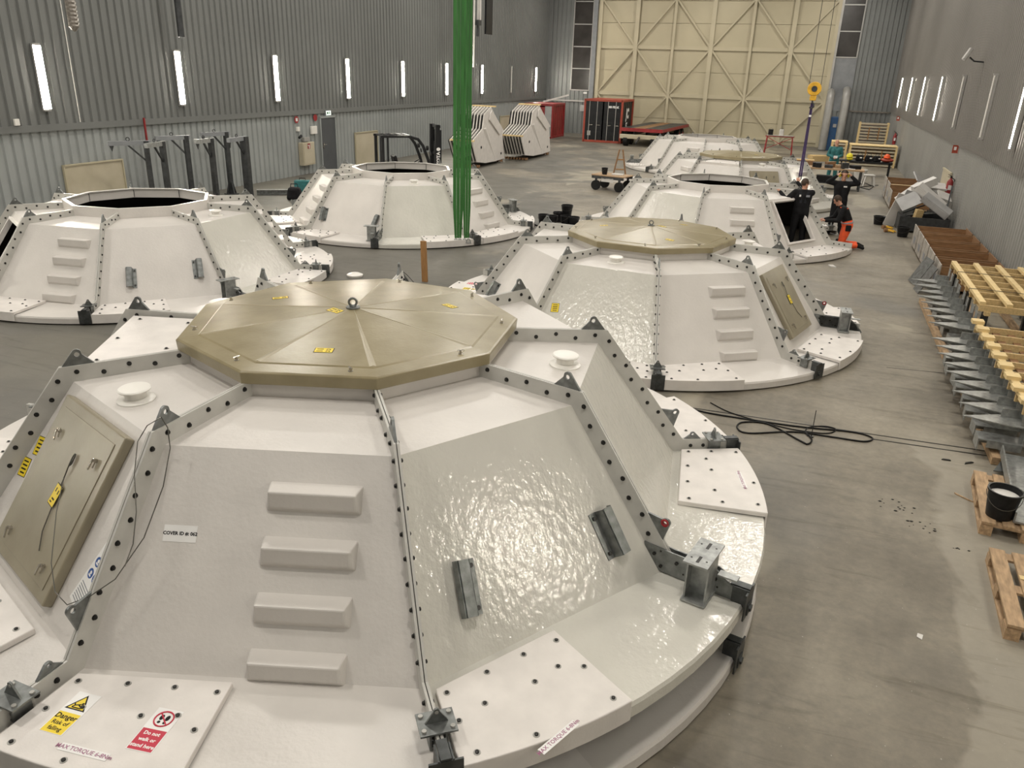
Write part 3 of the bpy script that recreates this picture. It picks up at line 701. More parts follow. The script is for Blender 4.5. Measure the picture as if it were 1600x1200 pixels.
def foot_plate(root, j, a0, a1, individual, torque=None, skirt=True, s_in=0.08, notch=0.0):
    """white cover plate bolted on the foot of panel j between local azimuths a0..a1 (deg, 0..40)"""
    A0, A1 = radians(a0), radians(a1); N = 10; m = S40/2
    z0, z1 = Z_F+0.001, Z_F+0.042
    ap = R_F*C20+s_in
    def inn(a): return ap/cos(a-m)
    mb = MB(); top = []
    R2 = R_OUT+0.03
    A = [A0+(A1-A0)*i/N for i in range(N+1)]
    ring_in = [(inn(a)*cos(a), inn(a)*sin(a)) for a in A]
    ring_out = [(R2*cos(a), R2*sin(a)) for a in A]
    for i in range(N):
        p = [ring_in[i], ring_out[i], ring_out[i+1], ring_in[i+1]]
        mb.add([(x, y, z1) for x, y in p], [(0, 1, 2, 3)])
        zs_ = Z_B+0.01 if skirt else Z_F-0.005
        mb.add([(*ring_out[i], z1), (*ring_out[i], zs_), (*ring_out[i+1], zs_), (*ring_out[i+1], z1)], [(0, 1, 2, 3)])
        mb.add([(*ring_in[i], z1), (*ring_in[i+1], z1), (*ring_in[i+1], z0), (*ring_in[i], z0)], [(0, 1, 2, 3)])
    zs_ = Z_B+0.01 if skirt else Z_F-0.005
    for i, fl_ in ((0, 1), (N, 0)):
        ro2 = R_OUT+0.013; a = A[i]
        q = [(*ring_in[i], z0), (*ring_in[i], z1), (*ring_out[i], z1), (*ring_out[i], zs_), (ro2*cos(a), ro2*sin(a), zs_), (ro2*cos(a), ro2*sin(a), z0)]
        mb.add(q, [tuple(range(6)) if fl_ else tuple(range(5, -1, -1))])
    me = mb.mesh('foot_plate', 'gelcoat_plate')
    bm = bmesh.new(); bm.from_mesh(me); bmesh.ops.remove_doubles(bm, verts=bm.verts, dist=0.0005); bmesh.ops.recalc_face_normals(bm, faces=bm.faces); bm.to_mesh(me); bm.free()
    pl = link('foot_plate', me, root, RZ(S40*j), bevel=0.008 if individual else 0)
    pos = []
    for (fa, fr) in ((0.06, 0.12), (0.36, 0.10), (0.66, 0.10), (0.94, 0.12), (0.07, 0.5), (0.94, 0.5), (0.25, 0.42), (0.60, 0.42), (0.80, 0.38), (0.10, 0.90), (0.42, 0.92), (0.92, 0.90)):
        a = A0+(A1-A0)*fa; r = inn(a)+(R2-inn(a))*fr; pos.append(T(r*cos(a), r*sin(a), z1))
    if individual:
        for M in pos: link('bolt', PBOLT, pl, M)
    else: joined_bolts(pos, PBOLT, 'bolts', ['bolt_dark', 'bolt_dark'], pl)
    return pl

def hatch(root, j, u0, u1, s0, s1, detail=True):
    """beige access hatch standing proud of the slope of panel j"""
    F = RZ(S40*j) @ FSL
    mb = MB(); uc, sc_ = (u0+u1)/2, -(s0+s1)/2; wd, ht = u1-u0, s1-s0
    mb.box((uc, sc_, 0.035), (wd, ht, 0.07)); h = mb.build('hatch', 'hatch_fibreglass', root, F, bevel=0.012)
    MB().box((uc, sc_, 0.073), (wd-0.16, ht-0.16, 0.006)).build('hatch_panel', 'hatch_fibreglass', h, bevel=0.003)
    for (du, ds, ang) in ((-0.30, 0.36, 0.25), (0.30, 0.36, -0.2), (-0.30, -0.40, 0.2), (0.30, -0.40, -0.2)):
        lm = MB(); lm.cyl((0, 0, 0), (0, 0, 0.03), 0.014, n=8); lm.beam((0, 0.005, 0.034), (0.0, -0.075, 0.026), 0.012, 0.01); lm.beam((0.014, 0.02, 0.018), (0.014, -0.05, 0.010), 0.008, 0.008)
        lm.build('latch', 'stainless', h, T(uc+du*wd/0.95, sc_+ds*ht/1.2, 0.076) @ RZ(ang))
    cm = MB(); cm.tube([(0.0, 0.30, 0.09), (0.004, 0.24, 0.10), (0.0, 0.10, 0.085), (0.02, -0.05, 0.085), (0.06, -0.25, 0.085), (0.14, -0.36, 0.085)], 0.004, 5)
    cm.tube([(0.012*cos(2*pi*i/10), 0.27+0.045*sin(2*pi*i/10), 0.092) for i in range(10)], 0.006, 5, closed=True)
    cm.build('safety_cable', 'steel_wire', h, T(uc+0.05, sc_, 0))
    link('warning_label', WARN_TAG, h, T(uc+0.05, sc_+0.0, 0.088) @ RZ(-0.1))
    return h

def hatch_opening(root, j, hole):
    """moulded rim round an open hatch hole in the slope of panel j"""
    F = RZ(S40*j) @ FSL; u0, u1, s0, s1 = hole; rm = MB()
    for (c, d) in ((((u0+u1)/2, -s0+0.02, 0.02), (u1-u0+0.10, 0.05, 0.09)), (((u0+u1)/2, -s1-0.02, 0.02), (u1-u0+0.10, 0.05, 0.09)), ((u0-0.02, -(s0+s1)/2, 0.02), (0.05, s1-s0, 0.09)), ((u1+0.02, -(s0+s1)/2, 0.02), (0.05, s1-s0, 0.09))): rm.box(c, d)
    return rm.build('hatch_rim', 'gelcoat_plate', root, F)

def make_cover(label, loc, phase, group=None, lid=False, panels=None, seams=None, individual=False, collar=True, simple=False):
    """panels: {j: dict(kind options)}, seams: {k: list of fittings}"""
    root = thing('cover', label, 'cover', loc, radians(phase), group or 'nine-sided white covers on the hall floor')
    panels = panels or {}; seams = seams or {}
    for j in range(9):
        sp = panels.get(j, {})
        if sp.get('absent'): continue
        hole = sp.get('hole')
        pn = link('panel', panel_mesh('panel', 'gelcoat', None, False) if sp.get('nofoot') else get_panel(sp.get('mat', 'gelcoat'), hole), root, RZ(S40*j))
        if sp.get('steps'):
            u = sp.get('step_u', 0.28)
            for s in (0.20, 0.545, 0.89, 1.225): link('step', STEP, pn, FSL @ T(u, -s, 0), bevel=0.012)
        if sp.get('zed'):
            for (u, s, a) in sp['zed']: link('zed_bracket', ZED if u > 0 else ZED_L, pn, FSL @ T(u, -s, 0) @ RZ(a))
        for (me, u, s, a) in sp.get('labels', ()): link(me.name.split('.')[0], me, pn, FSL @ T(u, -s, 0.001) @ RZ(a))
        if sp.get('vent'): link('vent', VENT, root, RZ(S40*j) @ FRO @ T(sp['vent'][0], sp['vent'][1], 0))
        if sp.get('hatch'): hatch(root, j, *sp['hatch'])
        if hole: hatch_opening(root, j, hole)
        if sp.get('slot'):
            MB().box((sp['slot'], -0.25, 0.006), (0.7, 0.12, 0.012)).build('slot', 'black_paint', pn, FSL)
        if sp.get('plate'):
            pl = foot_plate(root, j, *sp['plate'], individual)
            for (me, u, s, a) in sp.get('plate_labels', ()): link(me.name.split('.')[0], me, pl, FFL @ T(u, -s, 0.043) @ RZ(a))
        if sp.get('roof_plate'):
            hi, hk = R_IN*sin(S40/2)*1.0, R_K*sin(S40/2)
            rpm = MB(); rpm.prism([(-hk*0.90, 0.02), (hk*0.90, 0.02), (hi*0.92, 0.76), (-hi*0.92, 0.76)], 0.0, 0.085)
            rpl = rpm.build('roof_plate', 'gelcoat_plate', root, RZ(S40*j) @ FRO)
            for q in ((-0.55, 0.12), (0, 0.10), (0.55, 0.12), (-0.35, 0.6), (0.35, 0.6)): link('bolt', PBOLT, rpl, T(q[0], q[1], 0.085))
    for k in range(9):
        sp = seams.get(k, ['lug', 'short'])
        sm = link('seam_flange', SEAM, root, RZ(S40*k))
        if simple: continue
        link('lug', LUG, sm, M_LUG_TOP)
        if 'red' in sp: link('lug', LUG_RED, sm, M_LUG_SLOPE)
        elif 'nolug' not in sp: link('lug', LUG, sm, M_LUG_SLOPE)
        if 'foot' in sp: link('lug', LUG, sm, M_LUG_FOOT)
        if individual and 'far' not in sp:
            for (x, z) in BOLT_POS: link('bolt', BOLT, sm, T(x, 0, z))
        else: joined_bolts([T(x, 0, z) for x, z in BOLT_POS], BOLT, 'bolts', 'bolt_dark', sm)
        if 'short' in sp: link('lifting_bracket', SHORT, root, RZ(S40*k))
        if 'clamp' in sp: link('edge_clamp', CLAMP, root, RZ(S40*k))
        if 'tall' in sp: link('support_post', TALL, root, RZ(S40*k)); link('gusset_plate', GUSSET, root, RZ(S40*k))
    if collar: link('collar', COLLAR, root)
    if lid:
        ld = link('lid', LID, root, bevel=0.006 if individual else 0)
        for k in range(9): link('ridge', RIDGE, ld, RZ(S40*k))
        link('lifting_eye', EYE, ld, T(0, 0, 1.642))
        for k in range(9):
            a = S40*(k+0.5); ap = 1.40*C20
            link('t_handle', TBOLT, ld, T(ap*cos(a+0.22), ap*sin(a+0.22), 1.541) @ RZ(a+0.8+0.5*k))
        for (r, ad, rot) in lid if isinstance(lid, (list, tuple)) else ():
            a = radians(ad); z = 1.642-(r*cos(((a+S40/2) % S40)-S40/2)*1.0)*0.0665
            z = 1.556+(1.642-1.556)*(1-r*cos((a % S40)-S40/2)/(1.285*C20))
            nrm = S40*math.floor(a/S40)+S40/2; tilt = math.atan(0.086/(1.255*C20))
            link('warning_label', WARN, ld, T(r*cos(a), r*sin(a), z+0.002) @ RZ(nrm) @ RY(tilt) @ RZ(-nrm) @ RZ(radians(rot)))
    return root

ID_LABEL = label_mesh('id_label', 0.215, 0.105, ['COVER ID #: 062'], 'white_label', 'black_print', 0.030, bold=0.0012)
def danger_label():
    mb = MB(); mb.box((0, 0, 0.0006), (0.152, 0.30, 0.0012), m=0); mb.box((0, -0.075, 0.0009), (0.140, 0.145, 0.0014), m=1)
    mb.prism([(-0.066, 0.022), (0.066, 0.022), (0, 0.136)], 0.001, 0.0018, m=2); mb.prism([(-0.051, 0.030), (0.051, 0.030), (0, 0.120)], 0.0018, 0.0023, m=1)
    mb.sphere((0.018, 0.072, 0.0024), 0.008, 8, 6, (1, 1, 0.1), m=2)
    for a, b in (((0.012, 0.066), (-0.020, 0.052)), ((-0.02, 0.052), (-0.030, 0.066)), ((-0.02, 0.052), (-0.03, 0.040)), ((0.0, 0.060), (0.018, 0.048)), ((-0.03, 0.037), (0.03, 0.037))):
        mb.beam((*a, 0.0024), (*b, 0.0024), 0.0075, 0.0006, (0, 0, 1), m=2)
    mb.text('Danger', 0.047, T(0, -0.033, 0.0020), 2, bold=0.0012); mb.text('Risk of', 0.038, T(0, -0.078, 0.0020), 2, bold=0.0008); mb.text('falling', 0.038, T(0, -0.118, 0.0020), 2, bold=0.0008)
    return mb.mesh('danger_label', ['white_label', 'yellow_label', 'black_print'])
def nostand_label():
    mb = MB(); mb.box((0, 0, 0.0006), (0.156, 0.30, 0.0012), m=0); mb.box((0, -0.073, 0.0009), (0.145, 0.145, 0.0014), m=1)
    mb.tube([(0.053*cos(2*pi*i/24), 0.076+0.053*sin(2*pi*i/24), 0.0012) for i in range(24)], 0.0055, 4, m=1, closed=True)
    for s in (-1, 1):
        mb.sphere((s*0.018, 0.086, 0.0018), 0.013, 10, 6, (1, 1.6, 0.05), m=2); mb.sphere((s*0.017, 0.052, 0.0018), 0.010, 10, 6, (1, 1.0, 0.05), m=2)
    mb.beam((-0.036, 0.112, 0.0026), (0.036, 0.040, 0.0026), 0.008, 0.0006, (0, 0, 1), m=1)
    for i, tx in enumerate(('Do not', 'walk or', 'stand here')): mb.text(tx, 0.033, T(0, -0.030-0.043*i, 0.0020), 0, bold=0.0010)
    return mb.mesh('no_standing_label', ['white_label', 'red_print', 'black_print'])
def ppe_label():
    mb = MB(); mb.box((0, 0, 0.0006), (0.17, 0.46, 0.0012), m=0)
    for (x, y) in ((-0.035, 0.09), (0.04, 0.10), (-0.035, 0.0), (0.04, 0.01)):
        mb.cyl((x, y, 0.001), (x, y, 0.0016), 0.034, n=18, m=1); mb.sphere((x, y+0.006, 0.0018), 0.013, 8, 6, (1, 1, 0.08), m=0); mb.box((x, y-0.014, 0.0017), (0.03, 0.012, 0.0006), m=0)
    for i in range(7): mb.box((0, -0.08-0.02*i, 0.0014), (0.13, 0.007, 0.0008), m=2)
    mb.box((0, 0.19, 0.0014), (0.12, 0.012, 0.0008), m=2); mb.box((0, 0.165, 0.0014), (0.10, 0.008, 0.0008), m=2)
    return mb.mesh('safety_label', ['white_label', 'blue_print', 'cloth_grey'])
DANGER, NOSTAND, PPE = danger_label(), nostand_label(), ppe_label()

C1 = (-3.594, 5.753); DZ1 = 0.474
cover1 = make_cover('white nine-sided cover in the foreground with beige lid, upper one of a stack', (*C1, DZ1), 27.645,
    lid=[(0.95, 260, -8), (0.16, 200, -45), (0.90, 16, -50), (0.90, 142, 12)], individual=True,
    panels={6: dict(steps=True, plate=(1.2, 18.6), labels=[(ID_LABEL, -0.56, 0.56, 0.0)], plate_labels=[(DANGER, -0.88, 0.39, -0.22), (NOSTAND, -0.355, 0.47, -0.16), (TORQUE, -0.66, 0.645, -0.19)]),
            7: dict(mat='gelcoat_wet', plate=(1.2, 18.3), zed=[(-0.55, 0.95, -0.16), (0.64, 0.98, 0.12)], plate_labels=[(TORQUE, -0.65, 0.79, 0.16)]),
            8: dict(mat='gelcoat_wet', vent=(0.05, 0.20), plate=(19.5, 38.8), plate_labels=[(TORQUE, 0.52, 0.64, 0.16)]),
            5: dict(vent=(-0.06, 0.19), hatch=(-0.60, 0.45, 0.08, 1.30), plate=(4, 30), labels=[(PPE, 0.72, 0.95, -0.25), (WARN_TALL, -0.76, 0.55, 0.15), (WARN_TALL, -0.83, 0.75, 0.15)]),
            0: dict(plate=(1.2, 20)), 4: dict(roof_plate=True, plate=(10, 30)), 1: dict(plate=(2, 20)), 3: dict(vent=(0.05, 0.35)), 2: dict(plate=(2, 20))},
    seams={7: ['short', 'clamp', 'nolug'], 8: ['tall', 'clamp', 'red'], 0: ['short', 'clamp', 'foot'], 6: ['short', 'foot'], 5: ['short', 'foot'], 1: ['short', 'far'], 2: ['short', 'far'], 3: ['short', 'far'], 4: ['short', 'far']})
cover1b = make_cover('white cover carried underneath the foreground one, only its foot rim shows', (*C1, 0.0), 27.645, lid=False, collar=False,
    panels={6: dict(plate=(1.2, 18.6)), 7: dict(plate=(1.2, 15.0)), 8: dict(plate=(19.5, 38.8))},
    seams={7: ['short', 'clamp', 'nolug'], 8: ['clamp', 'nolug'], 0: ['clamp', 'nolug']})
cover2 = make_cover('white open-topped cover at the left, nearest the left wall posts', (-12.57, 12.35, 0), 19.04,
    panels={6: dict(steps=True, plate=(3, 22)), 7: dict(plate=(1.5, 20), zed=[(-0.45, 0.95, -0.1), (0.62, 0.88, -0.05)]), 8: dict(vent=(0.1, 0.3), mat='gelcoat_wet', plate=(18, 38)), 5: dict(hole=(-0.5, 0.5, 0.15, 1.2), plate=(3, 20), vent=(0.45, 0.35)), 0: dict(steps=True, plate=(3, 22)), 1: dict(plate=(3, 22))},
    seams={7: ['short', 'clamp', 'nolug'], 8: ['tall', 'clamp'], 0: ['short', 'clamp', 'foot'], 1: ['short', 'clamp']})
cover3 = make_cover('white open-topped cover in the middle left, lifted by green slings', (-10.67, 19.97, 0), 7.29,
    panels={6: dict(zed=[(-0.75, 0.95, 0.1), (0.75, 1.0, -0.1)], plate=(3, 18)), 5: dict(steps=True, plate=(3, 22)), 7: dict(vent=(0.0, 0.3), mat='gelcoat_wet', plate=(19, 38)), 8: dict(steps=True, plate=(3, 24)), 0: dict(plate=(3, 22))},
    seams={7: ['tall', 'clamp', 'nolug'], 6: ['short', 'clamp', 'nolug'], 8: ['short', 'clamp', 'nolug'], 0: ['short', 'clamp'], 1: ['tall'], 5: ['short', 'clamp']})
cover4 = make_cover('white cover with beige lid standing right of the foreground stack', (-2.482, 13.809, 0), 4.727,
    lid=[(0.93, 296, -20), (0.20, 20, -30), (0.83, 183, 15), (0.85, 52, -30)],
    panels={6: dict(vent=(-0.05, 0.41), mat='gelcoat_wet', plate=(22, 38.8), labels=[(WARN_TALL, -0.71, 0.76, 0.1)]), 7: dict(steps=True, step_u=0.32, plate=(1.2, 19)), 8: dict(hatch=(-0.50, 0.50, 0.12, 1.25), plate=(9, 29)), 0: dict(vent=(0.0, 0.3), plate=(3, 20)), 5: dict(zed=[(-0.7, 1.0, 0.1)], plate=(3, 20)), 4: dict(plate=(14, 34), plate_labels=[(DANGER, 0.1, 0.4, 0), (NOSTAND, -0.3, 0.45, 0)])},
    seams={7: ['short', 'clamp', 'nolug'], 8: ['short', 'clamp', 'foot'], 0: ['tall', 'red'], 5: ['short'], 6: ['short', 'nolug']})
cover5 = make_cover('white open-topped cover with the worker standing in its hatch', (-2.326, 22.52, 0), 27.45,
    panels={7: dict(hole=(-0.52, 0.52, 0.10, 1.20), plate=(6, 32)), 6: dict(steps=True, step_u=0.2, plate=(2, 20)), 5: dict(mat='gelcoat_wet', plate=(3, 20)), 8: dict(nofoot=True), 4: dict(plate=(3, 22)), 0: dict(plate=(2, 20))},  # hidden footless panel is added to keep light out of the hatch
    seams={8: ['nolug'], 0: ['nolug', 'short']})
cover6 = make_cover('white cover with beige lid behind the worker in the hatch', (-2.48, 30.48, 0), 36.33, lid=[(0.8, 280, 0)],
    panels={6: dict(hatch=(-0.50, 0.50, 0.15, 1.2), vent=(0.1, 0.3)), 5: dict(roof_plate=True), 4: dict(steps=True), 7: dict(steps=True, mat='gelcoat_wet'), 8: dict(plate=(3, 25))})
cover7 = make_cover('farthest white open-topped cover, beyond the beige-lidded one', (-4.84, 39.33, 0), 35.9,
    panels={5: dict(steps=True, step_u=0.3), 6: dict(slot=0.0), 4: dict(plate=(3, 22))}, seams={4: ['tall'], 5: ['short', 'clamp']})

# thin safety wire looped over the lug beside the foreground hatch
def on_panel(px, py, j, off):
    M = Matrix.Translation((*C1, DZ1)) @ RZ(radians(27.645)) @ RZ(S40*j) @ FSL
    o = M @ Vector((0, 0, off)); n = (M.to_3x3() @ Vector((0, 0, 1))).normalized()
    d = CF + (px-800)/FPX*CR - (py-600)/FPX*CU; e = Vector((0, 0, HC)); t = (o-e).dot(n)/d.dot(n)
    return (Matrix.Translation((*C1, DZ1)) @ RZ(radians(27.645))).inverted() @ (e+d*t)
for pts in ([(252, 652, 5), (262, 668, 6), (266, 700, 6), (255, 760, 6), (225, 840, 6), (180, 905, 6), (140, 932, 5), (105, 945, 5), (86, 925, 5), (80, 880, 5), (88, 800, 5), (100, 745, 5)], [(252, 652, 5), (230, 665, 5), (215, 690, 5), (210, 740, 5), (213, 800, 5), (208, 850, 5), (195, 885, 5)]):
    MB().tube([on_panel(x, y, j, 0.15) for x, y, j in pts], 0.0035, 5).build('safety_wire', 'steel_wire', cover1, smooth=60)
# ================================================================== left side: jib posts, wall fittings, forklift
jl = ['leftmost dark steel jib post with long arm by left wall', 'jib post with short foreshortened arm, second from left', 'jib post with long arm, third from left by left wall',
      'jib post with pale short arm and hanging ring, fourth from left', 'tall jib post with long arm, fifth from left', 'thick dark jib post at the right end of the group']
jt = [(227.6, 222), (253, 223), (290, 213.6), (329, 218), (352.5, 207.7), (381, 215)]; ja = [(170, 226), (228.5, 229.7), (243.7, 217.8), (306, 223), (314.5, 212), (357, 221)]
for i in range(6):
    b = ground(*jt[i], 1.95); tip = ground(*ja[i], 1.90); d = Vector((tip.x-b.x, tip.y-b.y, 0)); L_ = max(0.55, d.length); d.normalize()
    t = thing('jib_post', jl[i], 'jib post', (b.x, b.y, 0), atan2(d.y, d.x), 'steel jib posts along the left wall')
    wc = 0.20 if i == 5 else 0.13
    MB().box((0, 0, 1.0), (wc, wc, 1.96)).build('column', 'dark_steel', t)
    MB().box((L_/2-0.05, 0, 1.93), (L_+0.14, 0.10, 0.12)).build('arm', 'galvanised_light' if i in (1, 3) else 'grey_panel', t)
    MB().beam((0.05, 0, 1.45), (L_*0.5, 0, 1.88), 0.045, 0.045).build('brace', 'dark_steel', t)
    em = MB(); em.prism([(-0.06, 0), (0.06, 0), (0.0, -0.16)], -0.01, 0.01, T(L_-0.06, 0, 1.87) @ M_V); em.build('end_lug', 'dark_steel', t)
    MB().tube([(0.045*cos(2*pi*k/12), 0, 0.045*sin(2*pi*k/12)) for k in range(12)], 0.012, 6, closed=True).build('ring', 'dark_steel', t, T(L_*0.48, 0, 2.035))
    bm_ = MB(); bm_.box((0, 0, 0.015), (0.34, 0.34, 0.03))
    for (x, y) in ((1, 0), (-1, 0), (0, 1), (0, -1)): bm_.beam((x*0.06, y*0.06, 0.42), (x*0.16, y*0.16, 0.03), 0.05, 0.03)
    bm_.build('base', 'dark_steel', t)

def wall_item(name, label, cat, y, z, dy, dz, mat, d=0.10, group=None, X=None, s=1):
    X = XL+0.055 if X is None else X
    o = MB().box((X+s*d/2, y, z), (d, dy, dz)).build(name, mat, bevel=0.01); return tag(o, label, cat, group)
fc = wall_item('fire_cabinet', 'cream fire cabinet with red pictogram left of the grey door', 'cabinet', 27.22, 0.81, 0.78, 0.86, 'beige_board', 0.22)
MB().box((XL+0.283, 27.22, 0.83), (0.015, 0.70, 0.78)).build('door', 'beige_board', fc)
sgm = MB(); sgm.box((XL+0.294, 27.2, 1.10), (0.004, 0.17, 0.20), m=0); sgm.box((XL+0.297, 27.22, 1.08), (0.004, 0.05, 0.13), m=1); sgm.box((XL+0.297, 27.16, 1.13), (0.004, 0.05, 0.03), m=1)
sgm.build('pictogram', ['red_paint', 'white_label'], fc)
MB().box((XL+0.16, 27.22, 1.36), (0.12, 0.36, 0.14)).build('top_sign', 'alu_frame', fc)
wall_item('document_box', 'small white document box on left wall beside the grey door', 'box', 27.89, 1.66, 0.38, 0.30, 'white_plastic', 0.08)
ph = wall_item('wall_phone', 'small white wall switch box above the fire cabinet', 'switch box', 26.83, 1.75, 0.16, 0.17, 'white_plastic', 0.08)
MB().cyl((XL+0.15, 26.8, 1.43), (XL+0.15, 26.95, 1.50), 0.05, n=10).build('siren', 'black_plastic', ph)
es = wall_item('exit_sign', 'lit green and white exit sign above the grey door', 'sign', 28.95, 2.27, 0.40, 0.17, 'exit_glow', 0.07)
MB().box((XL+0.10, 28.72, 2.27), (0.12, 0.06, 0.2)).build('bracket', 'grey_panel', es)
mm = MB(); mm.box((XL+0.128, 28.9, 2.27), (0.004, 0.10, 0.10)); mm.box((XL+0.128, 29.04, 2.27), (0.004, 0.06, 0.12)); mm.build('pictogram', 'green_webbing', es)
def round_sign(X, y, z, s, label, r=0.13, inner=True):
    t = thing('fire_sign', label, 'sign', (X, y, z), 0, 'red fire point signs on the walls')
    MB().cyl((0, 0, 0), (s*0.012, 0, 0), r, n=20).build('disc', 'red_paint', t)
    if inner: MB().box((s*0.014, 0, 0), (0.006, r*0.9, r*0.9)).build('pictogram', 'white_label', t)
round_sign(XL+0.11, 26.75, 2.10, 1, 'round red sign with white square above the fire cabinet')
round_sign(XL+0.11, 28.02, 2.12, 1, 'plain round red sign left of the exit sign', inner=False)
round_sign(XL+0.11, 43.5, 2.1, 1, 'distant round red sign on left wall behind the panel stack', 0.12)
for (y, z, lb) in ((28.28, 2.26, 'red fire sign projecting from right wall above the white board heap'), (50.14, 2.28, 'distant red fire sign on right wall near the back corner')):
    t = thing('fire_sign', lb, 'sign', (XR-0.02, y, z), 0, 'red fire point signs on the walls')
    MB().box((-0.11, 0, 0), (0.17, 0.012, 0.24)).build('panel', 'orange_red_paint', t)
    MB().box((-0.12, -0.008, 0.02), (0.07, 0.004, 0.10)).build('pictogram', 'white_label', t)
    MB().box((-0.02, 0, 0), (0.03, 0.05, 0.2)).build('bracket', 'alu_frame', t)
def extinguisher(loc, label, h=0.55):
    t = thing('fire_extinguisher', label, 'fire extinguisher', loc, 0, 'red fire extinguishers on the right wall')
    MB().lathe([(0.085, 0), (0.09, 0.02), (0.09, h*0.75), (0.06, h*0.87), (0.028, h*0.92), (0.028, h)], 16).build('cylinder', 'red_paint', t, smooth=40)
    v = MB(); v.box((0, 0, h+0.02), (0.05, 0.05, 0.05)); v.beam((0, 0, h+0.05), (-0.10, 0, h+0.09), 0.02, 0.015); v.beam((0, 0, h+0.03), (-0.10, 0, h+0.02), 0.02, 0.012); v.build('valve', 'black_plastic', t)
    MB().tube([(0.02, 0, h), (0.10, 0, h-0.05), (0.12, 0, h*0.6), (0.105, 0, h*0.2)], 0.014, 6).build('hose', 'black_rubber', t)
    MB().box((0, -0.089, h*0.45), (0.09, 0.004, 0.14)).build('label', 'white_label', t)
    MB().box((0.11, 0, h*0.5), (0.04, 0.08, 0.3)).build('wall_bracket', 'alu_frame', t)
extinguisher((XR-0.16, 27.6, 0.95), 'red fire extinguisher on right wall above the white board heap', 0.52)
extinguisher((XR-0.16, 49.5, 0.95), 'distant red fire extinguisher on right wall by the timber rack', 0.6)
# camera arm on right wall
t = thing('floodlight', 'pale floodlight on a dark bracket arm high on right wall', 'floodlight', (XR-0.05, 27.2, 4.72))
MB().tube([(0, 0, 0), (-0.28, 0, 0.02), (-0.42, -0.05, 0.12)], 0.022, 6).build('arm', 'dark_steel', t)
MB().box((0, 0, 0), (0.10, 0.26, 0.34)).build('head', 'alu_frame', t, T(-0.50, -0.1, 0.20) @ RY(0.45), bevel=0.02)
MB().box((0, 0, 0), (0.04, 0.14, 0.14)).build('wall_plate', 'dark_steel', t, T(0.0, 0, 0.0))
# ducts and hanging gear at the top of the left wall
t = tag(MB().tube([(0, 0, 0.02*k) for k in range(0, 1)]+[(0.006*(-1)**k, 0, 0.045*k) for k in range(60)], [0.115+0.012*((k % 2)) for k in range(61)], 10).build('flexible_duct', 'duct_foil', None, T(-17.5, 15.95, 4.78)), 'foil-like ribbed flexible duct hanging at the top left', 'duct')
t = tag(MB().lathe([(0.095, 0), (0.095, 6.9)], 14).build('drain_pipe', 'dark_steel', None, T(-17.9, 20.05, 4.72), smooth=40), 'dark round pipe hanging down at the top left', 'pipe')
t = thing('hoist_pendant', 'hanging pale conduit with hoist pendant right of the green slings', 'hoist pendant', (-17.4, 40.9, 5.4))
MB().box((0, 0.42, 3.6), (0.18, 0.14, 5.2)).build('conduit', 'packing_white', t); MB().cyl((-0.0, -0.25, -1.2), (0, -0.25, 6.2), 0.05, n=8).build('cable', 'white_plastic', t)
pm = MB(); pm.box((0, 0.18, 0.95), (0.3, 0.34, 0.26)); pm.cyl((0, 0.25, 0.3), (0, 0.25, 0.85), 0.07, n=8); pm.build('pendant', 'dark_steel', t)
t = tag(MB().box((-17.8, 43.6, 9.0), (0.1, 0.9, 6.2)).build('cable_tray', 'black_paint'), 'narrow dark cable tray high on left wall right of slings', 'cable tray')

q = onX(25, 191, XL+0.12); tag(MB().box((q.x+0.02, q.y, q.z), (0.06, 0.14, 0.16)).build('junction_box', 'white_plastic', bevel=0.01), 'tiny white box on left wall below the nearest lamp', 'junction box')
qa, qb = onX(100, 0, XL+0.13), onX(127, 199, XL+0.13); tag(MB().cyl((XL+0.13, qb.y, 2.45), (XL+0.13, qb.y, 11.5), 0.012, n=6).build('wall_cable', 'white_plastic'), 'thin pale cable running down left wall between two lamps', 'cable')
q = onX(225, 184, XL+0.20); tag(MB().box((XL+0.19, q.y, 1.25), (0.04, 0.05, 2.45)).build('marker_post', 'red_paint'), 'thin red marker post on left wall behind the jib posts', 'post')
# --- forklift beside the left wall
t = thing('forklift', 'black and white counterbalance forklift parked behind the middle left cover', 'forklift', (-12.75, 24.15, 0), radians(45))
def fb(name, mat, *boxes, bevel=0.02, parent=None):
    m = MB()
    for b in boxes: m.box(*b)
    return m.build(name, mat, parent or t, bevel=bevel)
fb('chassis', 'black_paint', ((0, 0, 0.42), (1.7, 1.0, 0.45))); cw = MB(); cw.prism([(-1.25, 0.35), (-0.6, 0.35), (-0.6, 0.98), (-0.95, 0.98), (-1.25, 0.75)], -0.52, 0.52, M_V); cw.build('counterweight', 'packing_white', t, bevel=0.06)
fb('hood', 'packing_white', ((-0.15, 0, 0.80), (0.85, 0.86, 0.30)), bevel=0.05); fb('front_cowl', 'packing_white', ((0.72, 0, 0.78), (0.28, 0.9, 0.36)), bevel=0.04)
s_ = MB(); s_.box((-0.12, 0, 0.99), (0.50, 0.48, 0.10)); s_.box((0, 0, 0.24), (0.12, 0.46, 0.48), T(-0.36, 0, 0.98) @ RY(-0.25)); s_.build('seat', 'black_rubber', t, bevel=0.04)
st = MB(); st.beam((0.62, 0, 0.95), (0.38, 0, 1.16), 0.05, 0.05); st.tube([(0.17*cos(2*pi*k/16), 0.17*sin(2*pi*k/16), 0) for k in range(16)], 0.016, 6, closed=True); st.build('steering_column', 'black_plastic', t)
sw = MB(); sw.tube([(0.17*cos(2*pi*k/16), 0.17*sin(2*pi*k/16), 0) for k in range(16)], 0.016, 6, closed=True); sw.build('steering_wheel', 'black_plastic', t, T(0.36, 0, 1.18) @ RY(-0.6))
